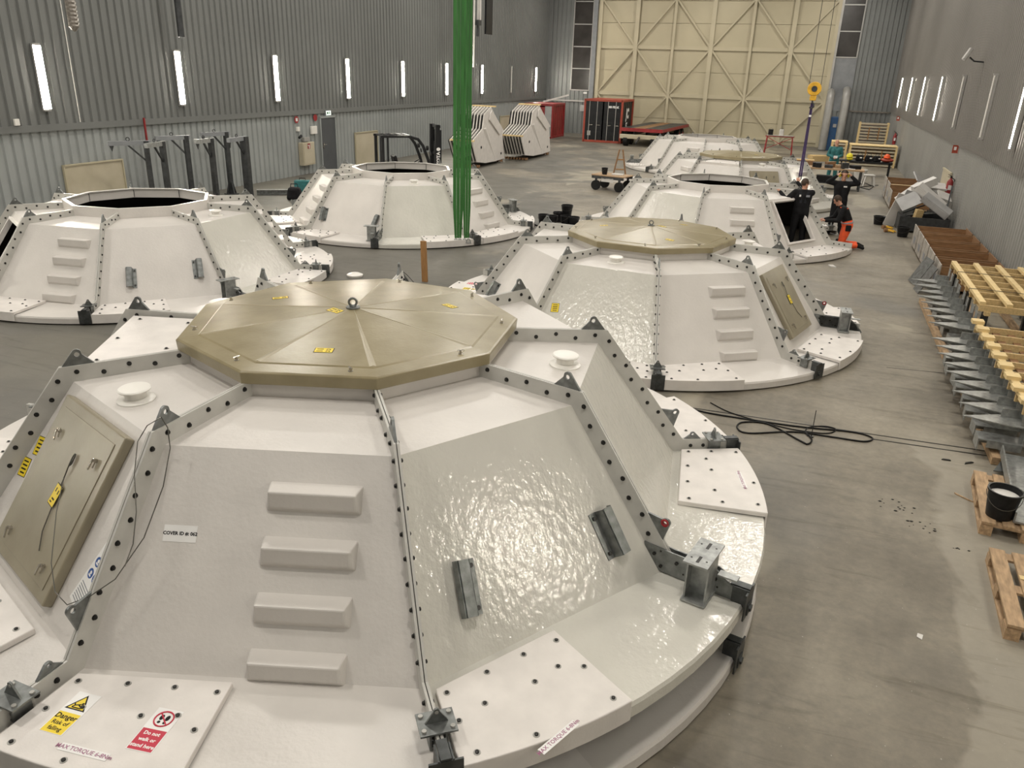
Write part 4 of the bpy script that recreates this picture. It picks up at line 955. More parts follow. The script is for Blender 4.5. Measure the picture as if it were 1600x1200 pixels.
for s in (-1, 1):
    MB().box((-0.98, s*0.45, 1.50), (0.10, 0.07, 1.15)).build('guard_post', 'black_paint', t); MB().box((-0.80, s*0.45, 1.50), (0.06, 0.05, 1.15)).build('guard_post', 'black_paint', t)
    MB().tube([(0.80, s*0.46, 0.85), (0.66, s*0.46, 1.35), (0.48, s*0.46, 1.80), (0.30, s*0.46, 2.02), (0.0, s*0.46, 2.10)], 0.055, 8).build('guard_post', 'black_paint', t)
    MB().box((-0.5, s*0.46, 2.10), (1.1, 0.07, 0.07)).build('roof_rail', 'black_paint', t)
    MB().cyl((0.62, s*0.55, 0.34), (0.62, s*0.35, 0.34), 0.34, n=24).build('front_wheel', 'black_rubber', t, bevel=0.03)
    MB().cyl((0.62, s*0.56, 0.34), (0.62, s*0.34, 0.34), 0.16, n=16).build('wheel_rim', 'packing_white', t)
    MB().cyl((-0.85, s*0.52, 0.27), (-0.85, s*0.34, 0.27), 0.27, n=24).build('rear_wheel', 'black_rubber', t, bevel=0.03)
    MB().box((1.08, s*0.30, 1.27), (0.16, 0.10, 2.42)).build('mast_rail', 'black_paint', t); MB().box((1.20, s*0.22, 1.25), (0.10, 0.08, 2.1)).build('mast_rail', 'black_paint', t)
    fk = MB(); fk.box((1.42, s*0.24, 0.35), (0.05, 0.12, 0.6)); fk.box((1.95, s*0.24, 0.07), (1.1, 0.12, 0.045)); fk.build('fork', 'dark_steel', t)
for x in (-0.95, -0.72, -0.48, -0.24, 0.0): MB().box((x, 0, 2.12), (0.07, 0.9, 0.05)).build('roof_bar', 'black_paint', t)
for z in (0.45, 1.5, 2.42): MB().box((1.12, 0, z), (0.12, 0.7, 0.09)).build('mast_crosshead', 'black_paint', t)
MB().cyl((1.10, 0, 0.3), (1.10, 0, 1.9), 0.05, n=10).build('lift_cylinder', 'dark_steel', t); fb('carriage', 'black_paint', ((1.33, 0, 0.45), (0.05, 0.85, 0.08)), ((1.33, 0, 0.72), (0.05, 0.85, 0.08)))
lt = MB(); lt.text('TOYOTA', 0.17, frame((1.10, -0.357, 1.22), (0, 0, 1), (-1, 0, 0), (0, -1, 0)), 0, bold=0.008); lt.build('lettering', 'white_label', t); lt = MB(); lt.sphere((1.10, -0.357, 1.66), 0.075, 12, 8, (1, 0.05, 0.8)); lt.build('emblem', 'white_label', t); t.scale = (0.93, 0.93, 0.95)
for s in (-1, 1): MB().cyl((0.60, s*0.50, 1.72), (0.66, s*0.50, 1.72), 0.08, n=14).build('work_lamp', 'black_plastic', t); MB().lathe([(0.07, 0), (0.08, 0.02), (0.0, 0.03)], 12).build('mirror', 'dark_steel', t, T(0.72, s*0.52, 1.55) @ RY(1.4))

# ================================================================== stacks of spare segments
def seg_polygon(X):
    px = [(842, 167.5), (857, 200), (859, 239), (846, 243.5), (832, 246.5), (820, 245.5), (813.5, 217), (829, 198.5), (832, 178)]
    return [(onX(x, y, X).y, onX(x, y, X).z) for x, y in px]
_poly = seg_polygon(-13.25); _y0 = min(p[0] for p in _poly); _zb = min(p[1] for p in _poly)
SEGP = [(p[0]-_y0, max(0.10, p[1]-_zb+0.10)) for p in _poly]
MS = frame((0, 0, 0), (0, 1, 0), (0, 0, 1), (1, 0, 0))
def seg_mesh():
    mb = MB(); mb.prism(SEGP, -0.025, 0.025, MS)
    # moulded rim along the edge, deeper than the sheet
    cx = sum(p[0] for p in SEGP)/len(SEGP); cy = sum(p[1] for p in SEGP)/len(SEGP)
    for i in (6, 7, 8, 5):
        a, b = SEGP[i], SEGP[(i+1) % len(SEGP)]
        mb.beam((-0.0, a[0], a[1]), (-0.0, b[0], b[1]), 0.055, 0.03, (1, 0, 0))
    return mb.mesh('segment', 'gelcoat_plate')
SEGM = seg_mesh()
def gap_shade_mesh():  # added dark slab that paints shade into the gap between two sheets
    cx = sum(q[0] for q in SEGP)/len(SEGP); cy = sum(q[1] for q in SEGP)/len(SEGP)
    return MB().prism([(cx+(q[0]-cx)*0.955, cy+(q[1]-cy)*0.955) for q in SEGP], -0.124, -0.026, MS).mesh('gap_shade', 'inner_coat_gap_shade')
GAP_SHADE = gap_shade_mesh()
def seg_stack(x, y, n, pos, names):
    for k in range(n):
        o = thing('cover_segment', names[0] % ('outermost' if k == 0 else 'innermost' if k == n-1 else ['second', 'third', 'fourth', 'fifth', 'sixth', 'seventh'][k-1]), 'cover segment', (x-0.15*k, y-0.0*k, 0.02), 0, pos)
        link('sheet', SEGM, o); link('gap_shade', GAP_SHADE, o)
        if x < -13.5: o.scale = (1, 0.84, 1)
        if k == 0:
            # raised middle fold and the bolted plate on the open face
            f = MB(); a, b = SEGP[8], SEGP[3]; f.add([(0.018, SEGP[7][0], SEGP[7][1]), (0.018, SEGP[7][0]+0.5, SEGP[7][1]+0.05), (0.018, SEGP[3][0]+0.25, SEGP[3][1]), (0.018, SEGP[4][0]+0.1, SEGP[4][1]), (0.10, SEGP[7][0]+0.22, SEGP[7][1]), (0.10, SEGP[3][0]-0.1, SEGP[3][1]+0.02)], [(0, 4, 5, 3), (4, 1, 2, 5), (0, 1, 4), (3, 5, 2)]); f.build('fold', 'gelcoat_plate', o)
            p0, p1 = SEGP[0], SEGP[1]; pm = MB()
            pm.prism([(p0[0]-0.25, p0[1]-0.25), (p0[0]-0.02, p0[1]-0.12), (p1[0]+0.05, p1[1]+0.0), (p1[0]-0.55, p1[1]-0.15), (p0[0]-0.35, p1[1]+0.55)], 0.04, 0.09, MS); pm.build('plate', 'gelcoat_plate', o)
            MB().cyl((0.02, SEGP[5][0]+0.5, 0.85), (0.05, SEGP[5][0]+0.5, 0.85), 0.06, n=12).build('hole_plug', 'bolt_dark', o); MB().cyl((0.02, SEGP[2][0]-0.55, 0.4), (0.05, SEGP[2][0]-0.55, 0.4), 0.055, n=12).build('hole_plug', 'bolt_dark', o)
        MB().box((0, SEGP[5][0]+0.25, 0.05), (0.05, 0.3, 0.10)).build('skid', 'brown_timber', o); MB().box((0, SEGP[2][0]-0.4, 0.05), (0.05, 0.3, 0.10)).build('skid', 'brown_timber', o)
seg_stack(-13.25, _y0, 8, 'spare segments in the stack near the red container', ['%s of the white segments standing near the red container'])
seg_stack(-14.0, 32.6, 8, 'spare segments in the stack behind the green slings', ['%s of the white segments standing behind the green slings'])
for (x, y, yy, lb) in ((-13.70, _y0, 0.42, 'timber batten across the stack near the red container, lower'), (-13.70, _y0, 0.0, 'timber batten along the top of the stack near the red container')):
    q = SEGP[6] if yy else SEGP[8]
    z = 0.02+(q[1]+0.04 if yy else SEGP[0][1]+0.03); yv = y+(q[0]-0.02 if yy else SEGP[0][0]-0.1)
    tag(MB().box((x, yv, z), (1.15, 0.09, 0.06)).build('batten', 'new_timber'), lb, 'batten', 'battens tying the spare segments')
for yy, lb in ((1, 'timber batten across the stack behind the green slings, lower'), (0, 'timber batten along the top of the stack behind the slings')):
    q = SEGP[6] if yy else SEGP[8]
    z = 0.02+(q[1]+0.04 if yy else SEGP[0][1]+0.03); yv = 32.6+(q[0]-0.02 if yy else SEGP[0][0]-0.1)
    tag(MB().box((-14.45, yv, z), (1.15, 0.09, 0.06)).build('batten', 'new_timber'), lb, 'batten', 'battens tying the spare segments')

# ================================================================== containers
def container(name, label, x0, y0, wd, ln, ht, frame_m, panel_m, rz=0.0, doors=True):
    t = thing(name, label, 'container', (x0, y0, 0), rz)
    for (x, y) in ((0, 0), (wd, 0), (0, ln), (wd, ln)): MB().box((x, y, ht/2), (0.12, 0.12, ht)).build('corner_post', frame_m, t)
    for z in (0.07, ht-0.06):
        for y in (0, ln): MB().box((wd/2, y, z), (wd, 0.12, 0.13)).build('rail', frame_m, t)
        for x in (0, wd): MB().box((x, ln/2, z), (0.11, ln, 0.12)).build('rail', frame_m, t)
    cs = MB(); cl = MB(); n = 12
    for k in range(n):
        y = ln*(k+0.5)/n; cs.box((wd-0.02-0.02*(k % 2), y, ht/2), (0.03, ln/n, ht-0.2)); cl.box((0.02+0.02*(k % 2), y, ht/2), (0.03, ln/n, ht-0.2))
    cs.build('side_wall', panel_m, t); cl.build('side_wall', panel_m, t); MB().box((wd/2, ln/2, ht-0.04), (wd, ln, 0.05)).build('roof', frame_m, t); MB().box((wd/2, ln-0.02, ht/2), (wd-0.1, 0.04, ht-0.1)).build('end_wall', panel_m, t); MB().box((wd/2, ln/2, 0.1), (wd-0.1, ln-0.1, 0.1)).build('base', panel_m, t)
    if doors:
        for s in (0, 1):
            x = wd*(0.25+0.5*s); dd = MB().box((x, -0.02, ht/2), (wd/2-0.09, 0.05, ht-0.30)).build('door', panel_m, t)
            for k in range(4): MB().box((x, -0.05, 0.45+0.58*k), (wd/2-0.2, 0.02, 0.40)).build('door_panel', panel_m, dd)
            for dx in (-0.28, 0.22):
                MB().cyl((x+dx, -0.085, 0.12), (x+dx, -0.085, ht-0.12), 0.022, n=8).build('lock_rod', 'alu_frame', dd)
                MB().beam((x+dx, -0.10, 1.05), (x+dx+0.24, -0.10, 1.05), 0.03, 0.03).build('handle', 'stainless', dd)
    return t
c = container('shipping_container', 'black container with red frame and double doors against the hangar door', -14.05, 50.9, 2.40, 3.0, 2.59, 'orange_red_paint', 'black_paint')
MB().text('080 PEAK', 0.17, T(1.85, -0.072, 2.15) @ RX(pi/2), 0, bold=0.01).build('number', 'white_label', c)
MB().box((0.35, -0.075, 0.55), (0.22, 0.004, 0.28)).build('data_plate', 'alu_frame', c)
lg = MB(); FS = frame((2.42, 0, 0), (0, 1, 0), (0, 0, 1), (1, 0, 0))
lg.text('JC', 0.8, FS @ T(1.5, 1.72, 0.0), 0, bold=0.05); lg.text('CT', 0.35, FS @ T(1.4, 1.05, 0.0), 0, bold=0.03); lg.build('lettering', 'white_label', c)
c2 = container('shipping_container', 'red container half hidden behind a stack of white segments', -18.35, 51.6, 1.9, 2.6, 2.15, 'red_paint', 'red_paint', 0.0, False)
MB().box((0.95, -0.03, 1.05), (1.7, 0.05, 1.8)).build('front_wall', 'red_paint', c2)
for k in range(6): MB().box((0.2+0.28*k, -0.07, 1.05), (0.14, 0.04, 1.75)).build('rib', 'red_paint', c2)
MB().box((1.65, -0.095, 1.05), (0.45, 0.02, 1.9)).build('grey_strip', 'packing_grey', c2); MB().box((0.9, -0.10, 1.35), (0.16, 0.01, 0.26)).build('notice', 'white_label', c2)
tag(MB().beam((-17.2, 51.9, 2.25), (-15.7, 52.6, 2.72), 0.12, 0.10).build('timber_beam', 'packing_white'), 'pale beam lying slanted on top of the red container', 'beam')
tag(MB().box((-15.75, 57.41, 1.75), (0.95, 0.04, 0.42)).build('notice_board', 'packing_grey'), 'pale notice on back wall left of the black container', 'sign')

# ================================================================== flatbed trailer
t = thing('flatbed_trailer', 'red flatbed trailer with black tyres in front of the hangar door', 'trailer', (-10.1, 49.6, 0), radians(-3))
for k in range(7): MB().box((-1.1+0.37*k, 3.9, 1.02), (0.34, 7.6, 0.06)).build('deck_plank', 'brown_timber' if k in (2, 3) else 'dark_steel', t)
for x in (-1.28, 1.30): MB().box((x, 3.9, 0.95), (0.07, 7.7, 0.18)).build('side_rail', 'red_paint', t)
MB().box((0, 0.08, 0.95), (2.6, 0.08, 0.2)).build('head_rail', 'red_paint', t)
for x in (-0.45, 0.45): MB().box((x, 3.9, 0.78), (0.12, 7.4, 0.26)).build('chassis_beam', 'black_paint', t)
for y in (1.2, 6.0, 7.0):
    for s in (-1, 1): MB().cyl((s*1.12, y, 0.40), (s*0.80, y, 0.40), 0.40, n=24).build('tyre', 'black_rubber', t, bevel=0.04); MB().cyl((s*1.13, y, 0.40), (s*0.8, y, 0.40), 0.18, n=14).build('wheel_rim', 'red_paint', t)
    MB().cyl((-1.0, y, 0.40), (1.0, y, 0.40), 0.06, n=8).build('axle', 'dark_steel', t)
MB().box((0.0, -0.28, 0.57), (2.45, 0.10, 0.26)).build('drawbar_beam', 'beige_board', t, bevel=0.03); MB().beam((0, -0.2, 0.55), (0.25, -1.9, 0.35), 0.10, 0.10).build('drawbar', 'dark_steel', t)
for s in (-1, 1): MB().cyl((s*1.0, -0.05, 0.33), (s*0.72, -0.05, 0.33), 0.33, n=20).build('front_tyre', 'black_rubber', t, bevel=0.04)

# ================================================================== small cart with bucket and trestle
cc = ground(963, 274, 0.55); cc.x -= 0.15
t = thing('hand_cart', 'low four-wheeled wooden platform cart on the open floor', 'cart', (cc.x, cc.y, 0), radians(-12))
for k in range(5): MB().box((0, -0.34+0.17*k, 0.55), (1.35, 0.16, 0.04)).build('deck_board', 'pallet_timber', t)
for y in (-0.4, 0.4): MB().box((0, y, 0.48), (1.3, 0.06, 0.10)).build('frame_rail', 'dark_steel', t)
for x in (-0.48, 0.48):
    for y in (-0.38, 0.38): MB().cyl((x, y-0.05, 0.18), (x, y+0.05, 0.18), 0.18, n=20).build('wheel', 'black_rubber', t); MB().box((x, y, 0.36), (0.08, 0.05, 0.24)).build('wheel_fork', 'dark_steel', t)
MB().box((0, -0.42, 0.40), (0.5, 0.02, 0.14)).build('number_plate', 'packing_white', t)
def bucket(loc, label, r=0.15, h=0.27, mat='black_plastic', fill=None, group='black plastic buckets', tilt=None):
    t = thing('bucket', label, 'bucket', loc, random.uniform(0, 6), group)
    if tilt: t.rotation_euler = tilt
    m = MB(); m.lathe([(r*0.78, 0), (r, h-0.02), (r*1.06, h-0.02), (r*1.06, h), (r*0.96, h), (r*0.75, 0.02)], 24)
    m.build('pail', mat, t, smooth=40)
    m = MB(); m.tube([(r*1.07*cos(a), r*1.07*sin(a)*0.9, h-0.03-0.5*h*abs(sin(a))*0.9) for a in [pi*k/12 for k in range(13)]], 0.004, 5); m.build('handle', 'steel_wire', t)
    if fill: stuff(MB().lathe([(r*0.9, h*0.80), (r*0.6, h*0.84), (r*0.1, h*0.88)], 16).build('contents', fill, t))
    return t
bucket((cc.x-0.28, cc.y-0.12, 0.572), 'black bucket standing on the low platform cart', 0.12, 0.24)
tag(MB().box((cc.x+0.2, cc.y+0.02, 0.590), (0.42, 0.3, 0.03), ).build('paper_sheet', 'packing_white'), 'pale sheet lying on the low platform cart', 'sheet')
tr = ground(966, 268, 0.0); tr = Vector((-7.6, 33.6, 0))
t = thing('trestle', 'narrow brown timber trestle standing behind the low cart', 'trestle', tr, 0.2)
for s in (-1, 1):
    MB().beam((s*0.28, -0.1, 0), (s*0.07, 0, 1.15), 0.05, 0.04).build('leg', 'brown_timber', t); MB().beam((s*0.28, 0.25, 0), (s*0.07, 0.03, 1.15), 0.05, 0.04).build('leg', 'plank_timber', t)
for z in (0.35, 0.75): MB().box((0, -0.03, z), (0.42-0.2*z, 0.03, 0.05)).build('rung', 'plank_timber', t)
wp = ground(1073, 262, 0.0)
t = tag(MB().prism([(0, 0.0), (0.75, 0), (0.95, 0.22), (0.1, 0.26)], -0.2, 0.2, T(-7.5, 32.3, 0.0) @ M_V).build('offcut_block', 'gelcoat_plate'), 'white moulded offcut lying behind the low cart', 'offcut')

# ================================================================== bucket group beyond the foreground lid
for i, (px, py, lb) in enumerate(((849, 350, 'black bucket at the left end of the bucket cluster'), (862, 352, 'black bucket low in the middle of the cluster'), (872, 346, 'black bucket behind the middle of the cluster'), (885, 347, 'tallest black bucket of the cluster, stacked on top'), (884, 352, 'black bucket below the stacked one in the cluster'), (896, 354, 'black bucket at the right end of the bucket cluster'))):
    g = ground(px, py, 0)
    bucket((g.x, g.y, 0.22 if i == 3 else 0), lb, 0.16 if i != 3 else 0.17, 0.28)
t = tag(MB().tube([ground(824, 360), ground(835, 352)+Vector((0, 0, 0.02)), ground(845, 356)+Vector((0, 0, 0.02)), ground(851, 358)], 0.02, 6).build('hose', 'black_rubber'), 'black hose end lying by the bucket cluster', 'hose')
pk = ground(664, 440, 0.0)
t = tag(MB().box((0, 0, 0.42), (0.12, 0.045, 0.84)).build('plank', 'plank_timber', None, T(pk.x, pk.y, 0) @ RY(-0.03)), 'single upright brown plank behind the foreground lid', 'plank')
tp = thing('floor_bracket', 'galvanised angle bracket on floor left of the upright plank', 'bracket', (ground(628, 445).x, ground(628, 445).y, 0), 0.3)
MB().prism([(-0.2, 0), (0.2, 0), (0.0, 0.30)], -0.01, 0.01, M_V).build('upright_plate', 'galvanised', tp); MB().box((0, 0, 0.01), (0.4, 0.3, 0.02)).build('base_plate', 'galvanised', tp); MB().tube([(0.02, 0, 0.28), (0.12, 0, 0.2), (0.28, 0, 0.02)], 0.006, 5).build('wire', 'black_rubber', tp)

# ================================================================== lifting gear
for i, (px, lb, wdt) in enumerate(((714.5, 'left bundle of bright green webbing slings hanging to the floor', 0.25), (727.8, 'right bundle of bright green webbing slings beside the other', 0.19))):
    g = ground(px+1, 376, 0.16)
    t = thing('lifting_sling', lb, 'sling', (g.x, g.y, 0), radians(20), 'green lifting slings on the crane')
    for k in range(3):
        x = (k-1)*wdt/3; m = MB(); N = 14; w2 = wdt/3*0.96
        for q in range(N):
            z0, z1 = 0.22+(ZC-1.4)*q/N*1.0, 0.22+(ZC-1.4)*(q+1)/N
            f0, f1 = min(1, 0.45+z0*0.9), min(1, 0.45+z1*0.9)
            y0, y1 = 0.012*sin(q*1.7+k), 0.012*sin((q+1)*1.7+k)
            m.beam((x*f0, y0+0.012*k, z0), (x*f1, y1+0.012*k, z1), w2*max(f0, 0.6), 0.014, (0, 1, 0)) if False else m.add(
                [(x*f0-w2/2*f0, y0+0.014*k, z0), (x*f0+w2/2*f0, y0+0.014*k, z0), (x*f0+w2/2*f0, y0+0.014*k+0.012, z0), (x*f0-w2/2*f0, y0+0.014*k+0.012, z0),
                 (x*f1-w2/2*f1, y1+0.014*k, z1), (x*f1+w2/2*f1, y1+0.014*k, z1), (x*f1+w2/2*f1, y1+0.014*k+0.012, z1), (x*f1-w2/2*f1, y1+0.014*k+0.012, z1)],
                [(0, 1, 5, 4), (1, 2, 6, 5), (2, 3, 7, 6), (3, 0, 4, 7)])
        m.build('strap', 'green_webbing', t)
    for s in (-1, 1):
        m = MB(); m.tube([(0.05*cos(a), 0, 0.11+0.075*sin(a)) for a in [pi*k/8 for k in range(-1, 10)]], 0.013, 7); m.cyl((-0.07, 0, 0.085), (0.07, 0, 0.085), 0.014, n=8); m.build('shackle', 'galvanised_light', t, T(s*0.05, 0, 0.02))
t = thing('crane_hook', 'yellow crane hook block with purple sling above the hatch worker', 'crane hook', (-0.24, 22.45, -0.12))
MB().cyl((-0.0, -0.07, 4.02), (0, 0.07, 4.02), 0.17, n=24).build('block', 'yellow_paint', t, bevel=0.02); MB().cyl((0, -0.09, 4.02), (0, 0.09, 4.02), 0.07, n=16).build('sheave_pin', 'dark_steel', t)
MB().box((0, 0, 3.80), (0.16, 0.12, 0.12)).build('swivel', 'yellow_paint', t, bevel=0.02)
m = MB(); m.tube([(0, 0, 3.76), (0, 0, 3.70), (0.045, 0, 3.65), (0.05, 0, 3.59), (0.0, 0, 3.55), (-0.05, 0, 3.58)], 0.022, 8); m.build('hook', 'dark_steel', t, smooth=60)
for x in (-0.14, 0.14): MB().cyl((x, 0, 4.05), (x*1.1, 0, ZC+0.02), 0.008, n=6).build('wire_rope', 'steel_wire', t)
t = thing('lifting_sling', 'long dark purple sling hanging from the yellow crane hook', 'sling', (-0.24, 22.45, 0), 0)
for s in (-1, 1): MB().add([(s*0.024-0.020, -0.008, 1.75), (s*0.024+0.020, -0.008, 1.75), (s*0.024+0.020, 0.008, 1.75), (s*0.024-0.020, 0.008, 1.75), (s*0.012-0.020, -0.008, 3.56), (s*0.012+0.020, -0.008, 3.56), (s*0.012+0.020, 0.008, 3.56), (s*0.012-0.020, 0.008, 3.56)], [(0, 1, 5, 4), (1, 2, 6, 5), (2, 3, 7, 6), (3, 0, 4, 7)]).build('strap', 'purple_webbing', t)
m = MB(); m.tube([(0.035*cos(2*pi*k/12), 0, 1.70+0.06*sin(2*pi*k/12)) for k in range(12)], 0.011, 6, closed=True); m.build('end_ring', 'dark_steel', t); MB().box((0, 0, 3.25), (0.06, 0.02, 0.05)).build('sling_tag', 'white_label', t)
# ================================================================== right side storage
def pallet(name, label, x, y, rz, wd=0.8, ln=1.2, group='flat wooden pallets'):
    t = thing(name, label, 'pallet', (x, y, 0), rz, group)
    for k, wx in enumerate((-0.34, -0.17, 0.0, 0.17, 0.34)): MB().box((wx*wd/0.8, 0, 0.133), (0.125 if k % 2 == 0 else 0.10, ln, 0.022)).build('top_board', 'pallet_timber', t)
    for y_ in (-ln/2+0.07, 0, ln/2-0.07): MB().box((0, y_, 0.111), (wd, 0.12, 0.022)).build('cross_board', 'pallet_timber', t)
    for x_ in (-0.35, 0, 0.35):
        for y_ in (-ln/2+0.07, 0, ln/2-0.07): MB().box((x_*wd/0.8, y_, 0.061), (0.11, 0.13, 0.078)).build('block', 'pallet_timber', t)
        MB().box((x_*wd/0.8, 0, 0.011), (0.11, ln, 0.022)).build('bottom_board', 'pallet_timber', t)
    return t
pallet('pallet', 'worn wooden pallet with a black bucket on it, right edge', 2.56, 8.40, radians(-5))
pallet('pallet', 'worn wooden pallet with flaking boards at the lower right edge', 2.46, 6.72, radians(-3))
bucket((2.28, 8.02, 0.146), 'large black bucket with white waste on the near wooden pallet', 0.15, 0.29, fill='packing_white')
t = tag(MB().box((0, 0, 0.0), (0.24, 1.7, 0.02)).box((-0.12, 0, 0.05), (0.015, 1.7, 0.11)).box((0.12, 0, 0.05), (0.015, 1.7, 0.11)).build('steel_channel', 'galvanised_light', None, T(2.60, 8.75, 0.158) @ RZ(radians(-6))), 'grey steel channel lying along the pallet behind the black bucket', 'channel')
stuff(tag(MB().add([], []).box((2.3, 6.9, 0.149), (0.10, 0.06, 0.006)).box((2.42, 6.5, 0.149), (0.16, 0.08, 0.006), RZ(0.01)).box((2.25, 6.35, 0.149), (0.09, 0.12, 0.006)).box((2.55, 6.95, 0.149), (0.08, 0.2, 0.006)).build('bark_flakes', 'new_timber'), 'pale wood flakes scattered on the lower right pallet', 'flakes'))

def bracket_mesh():
    """galvanised support: wedge arm plate, upright slotted plate and a boxed end"""
    mb = MB()
    mb.prism([(-0.52, -0.02), (-0.10, 0.17), (0.12, 0.17), (0.12, -0.17), (-0.02, -0.17)], 0.0, 0.012)                 # pointed top plate
    mb.prism([(-0.40, -0.012), (0.12, -0.012), (0.12, -0.10), (-0.1, -0.10)], -0.008, 0.008, M_V)                       # web below
    mb.box((0.13, 0, 0.11), (0.014, 0.24, 0.34)); mb.box((0.02, 0.11, 0.06), (0.22, 0.010, 0.12)); mb.box((0.10, -0.11, 0.08), (0.06, 0.010, 0.16))
    for s in (-1, 1): mb.box((0.138, s*0.05, 0.14), (0.004, 0.03, 0.15), m=1)
    return mb.mesh('bracket', ['galvanised_light', 'bolt_dark'])
BRK = bracket_mesh()
def boxy_mesh():
    mb = MB(); mb.box((0, 0, 0.006), (0.5, 0.26, 0.012)); mb.box((-0.25, 0, -0.06), (0.014, 0.26, 0.14)); mb.box((-0.02, 0.12, -0.06), (0.46, 0.010, 0.13)); mb.box((0.02, -0.12, -0.04), (0.36, 0.010, 0.09)); mb.box((0.2, 0, 0.10), (0.012, 0.20, 0.2))
    return mb.mesh('bracket', 'galvanised_light')
BOX = boxy_mesh()
GB = 'galvanised brackets stored in rows along the right wall'
def lattice(label, x0, x1, y0, y1, z, nl, nc, long_dir='y', main='new_timber', zt=0.05, frame_h=0.10):
    t = thing('timber_lattice', label, 'timber frame', (x0, y0, z), 0, 'new timber lattice frames')
    W, L = x1-x0, y1-y0
    for i in range(nl): MB().box((W*i/(nl-1), L/2, frame_h+zt/2), (0.085, L, zt)).build('long_batten', main, t, RZ(0) )
    for j in range(nc): MB().box((W/2, L*j/(nc-1), frame_h/2), (W+0.08, 0.035, frame_h)).build('cross_board', 'fresh_timber', t)
    return t
# first group: lattice over grey brackets
la = lattice('new yellow timber lattice strapped on brackets, the farther of two', 2.86, 3.98, 13.75, 16.95, 0.80, 4, 8)
for y in (14.6, 15.9):
    st = MB(); st.box((0.55, y-13.75, 0.16), (1.25, 0.02, 0.004)); st.box((-0.075, y-13.75, -0.28), (0.004, 0.02, 0.88)); st.build('strap', 'black_rubber', la)
for i in range(8):
    y = 13.95+0.46*i
    o = link('bracket', BRK, None, T(2.72+0.02*(i % 2), y, 0.46) @ RZ(radians(random.uniform(-4, 4))))
    tag(o, ['first', 'second', 'third', 'fourth', 'fifth', 'sixth', 'seventh', 'eighth'][i]+' pointed grey bracket from the camera under the farther lattice', 'bracket', GB)
for i in range(6):
    y = 13.6+0.55*i
    o = link('bracket', BOX, None, T(2.80+0.03*(i % 2), y, 0.235) @ RZ(radians(random.uniform(-8, 8))))
    tag(o, ['first', 'second', 'third', 'fourth', 'fifth', 'sixth'][i]+' boxed grey bracket from the camera in the low row, farther lattice', 'bracket', GB)
t = thing('support_rack', 'timber skid rack carrying the brackets under the farther lattice', 'rack', (3.4, 15.35, 0))
for x in (-0.9, -0.1, 0.5): MB().box((x, 0, 0.05), (0.10, 3.7, 0.09)).build('skid', 'pallet_timber', t)
for y in (-1.5, 0.0, 1.5):
    for x in (-0.45, 0.5): MB().box((x, y, 0.45), (0.09, 0.09, 0.70)).build('post', 'dark_steel', t)
for x in (-0.45, 0.5): MB().box((x, 0, 0.77), (0.08, 3.3, 0.06)).build('bearer', 'fresh_timber', t)
# second group, nearer
lb_ = lattice('new yellow timber lattice with raised slats, the nearer of two', 2.74, 4.0, 9.75, 13.1, 0.62, 2, 9)
for j in range(9): MB().box((-0.02, 3.35*j/8, 0.17), (0.16, 0.16, 0.05)).build('packer', 'new_timber', lb_)
for k in range(6): MB().box((0.25+0.2*k, 1.675, 0.02), (0.10, 3.3, 0.02)).build('floor_slat', 'brown_timber', lb_)
for i in range(9):
    y = 9.9+0.40*i
    o = link('bracket', BRK, None, T(2.66+0.02*(i % 2), y, 0.45) @ RZ(radians(random.uniform(-4, 4))))
    tag(o, ['first', 'second', 'third', 'fourth', 'fifth', 'sixth', 'seventh', 'eighth', 'ninth'][i]+' pointed grey bracket from the camera under the nearer lattice', 'bracket', GB)
for i in range(8):
    y = 9.85+0.44*i
    o = link('bracket', BOX, None, T(2.60+0.03*(i % 2), y, 0.235) @ RZ(radians(random.uniform(-8, 8))))
    tag(o, ['first', 'second', 'third', 'fourth', 'fifth', 'sixth', 'seventh', 'eighth'][i]+' boxed grey bracket from the camera in the low row, nearer lattice', 'bracket', GB)
t = thing('support_rack', 'timber skid rack carrying the brackets under the nearer lattice', 'rack', (3.4, 11.4, 0))
for x in (-0.85, -0.1, 0.5): MB().box((x, 0, 0.05), (0.10, 3.6, 0.09)).build('skid', 'pallet_timber', t)
for y in (-1.4, 0.0, 1.4):
    for x in (-0.45, 0.5): MB().box((x, y, 0.35), (0.09, 0.09, 0.52)).build('post', 'dark_steel', t)
for i, (x, y, z, a) in enumerate(((3.72, 12.6, 0.98, 0.1), (3.80, 10.9, 0.95, 0.5), (3.55, 10.4, 0.92, -0.4))):
    o = tag(MB().box((0, 0, 0), (0.34, 0.50, 0.02)).box((0.16, 0, 0.08), (0.015, 0.5, 0.16)).build('angle_plate', 'galvanised_light', None, T(x, y, z-0.16) @ RZ(a) @ RY(0.15*(i-1))), ['grey steel angle plate lying on the far end of the nearer lattice', 'grey steel angle plate tilted on the nearer lattice slats', 'small grey steel angle plate at the near end of the lattice'][i], 'angle plate', 'loose angle plates on the lattice')
t = tag(MB().prism([(0, 0), (0.55, 0.04), (0.62, 0.22), (0.1, 0.2)], 0, 0.012, T(2.48, 9.35, 0.03) @ RX(0.35)).build('cover_sheet', 'galvanised'), 'bent grey steel sheet on floor at the near end of brackets', 'sheet')
t = thing('floor_tag', 'small metal tag on a stiff wire sticking out over the floor', 'tag', (2.45, 14.6, 0.3))
MB().box((0, 0, 0), (0.10, 0.01, 0.10)).build('plate', 'alu_frame', t); MB().tube([(0.05, 0, 0), (0.25, 0.02, -0.03), (0.45, 0.03, -0.06)], 0.006, 5).build('wire', 'steel_wire', t)

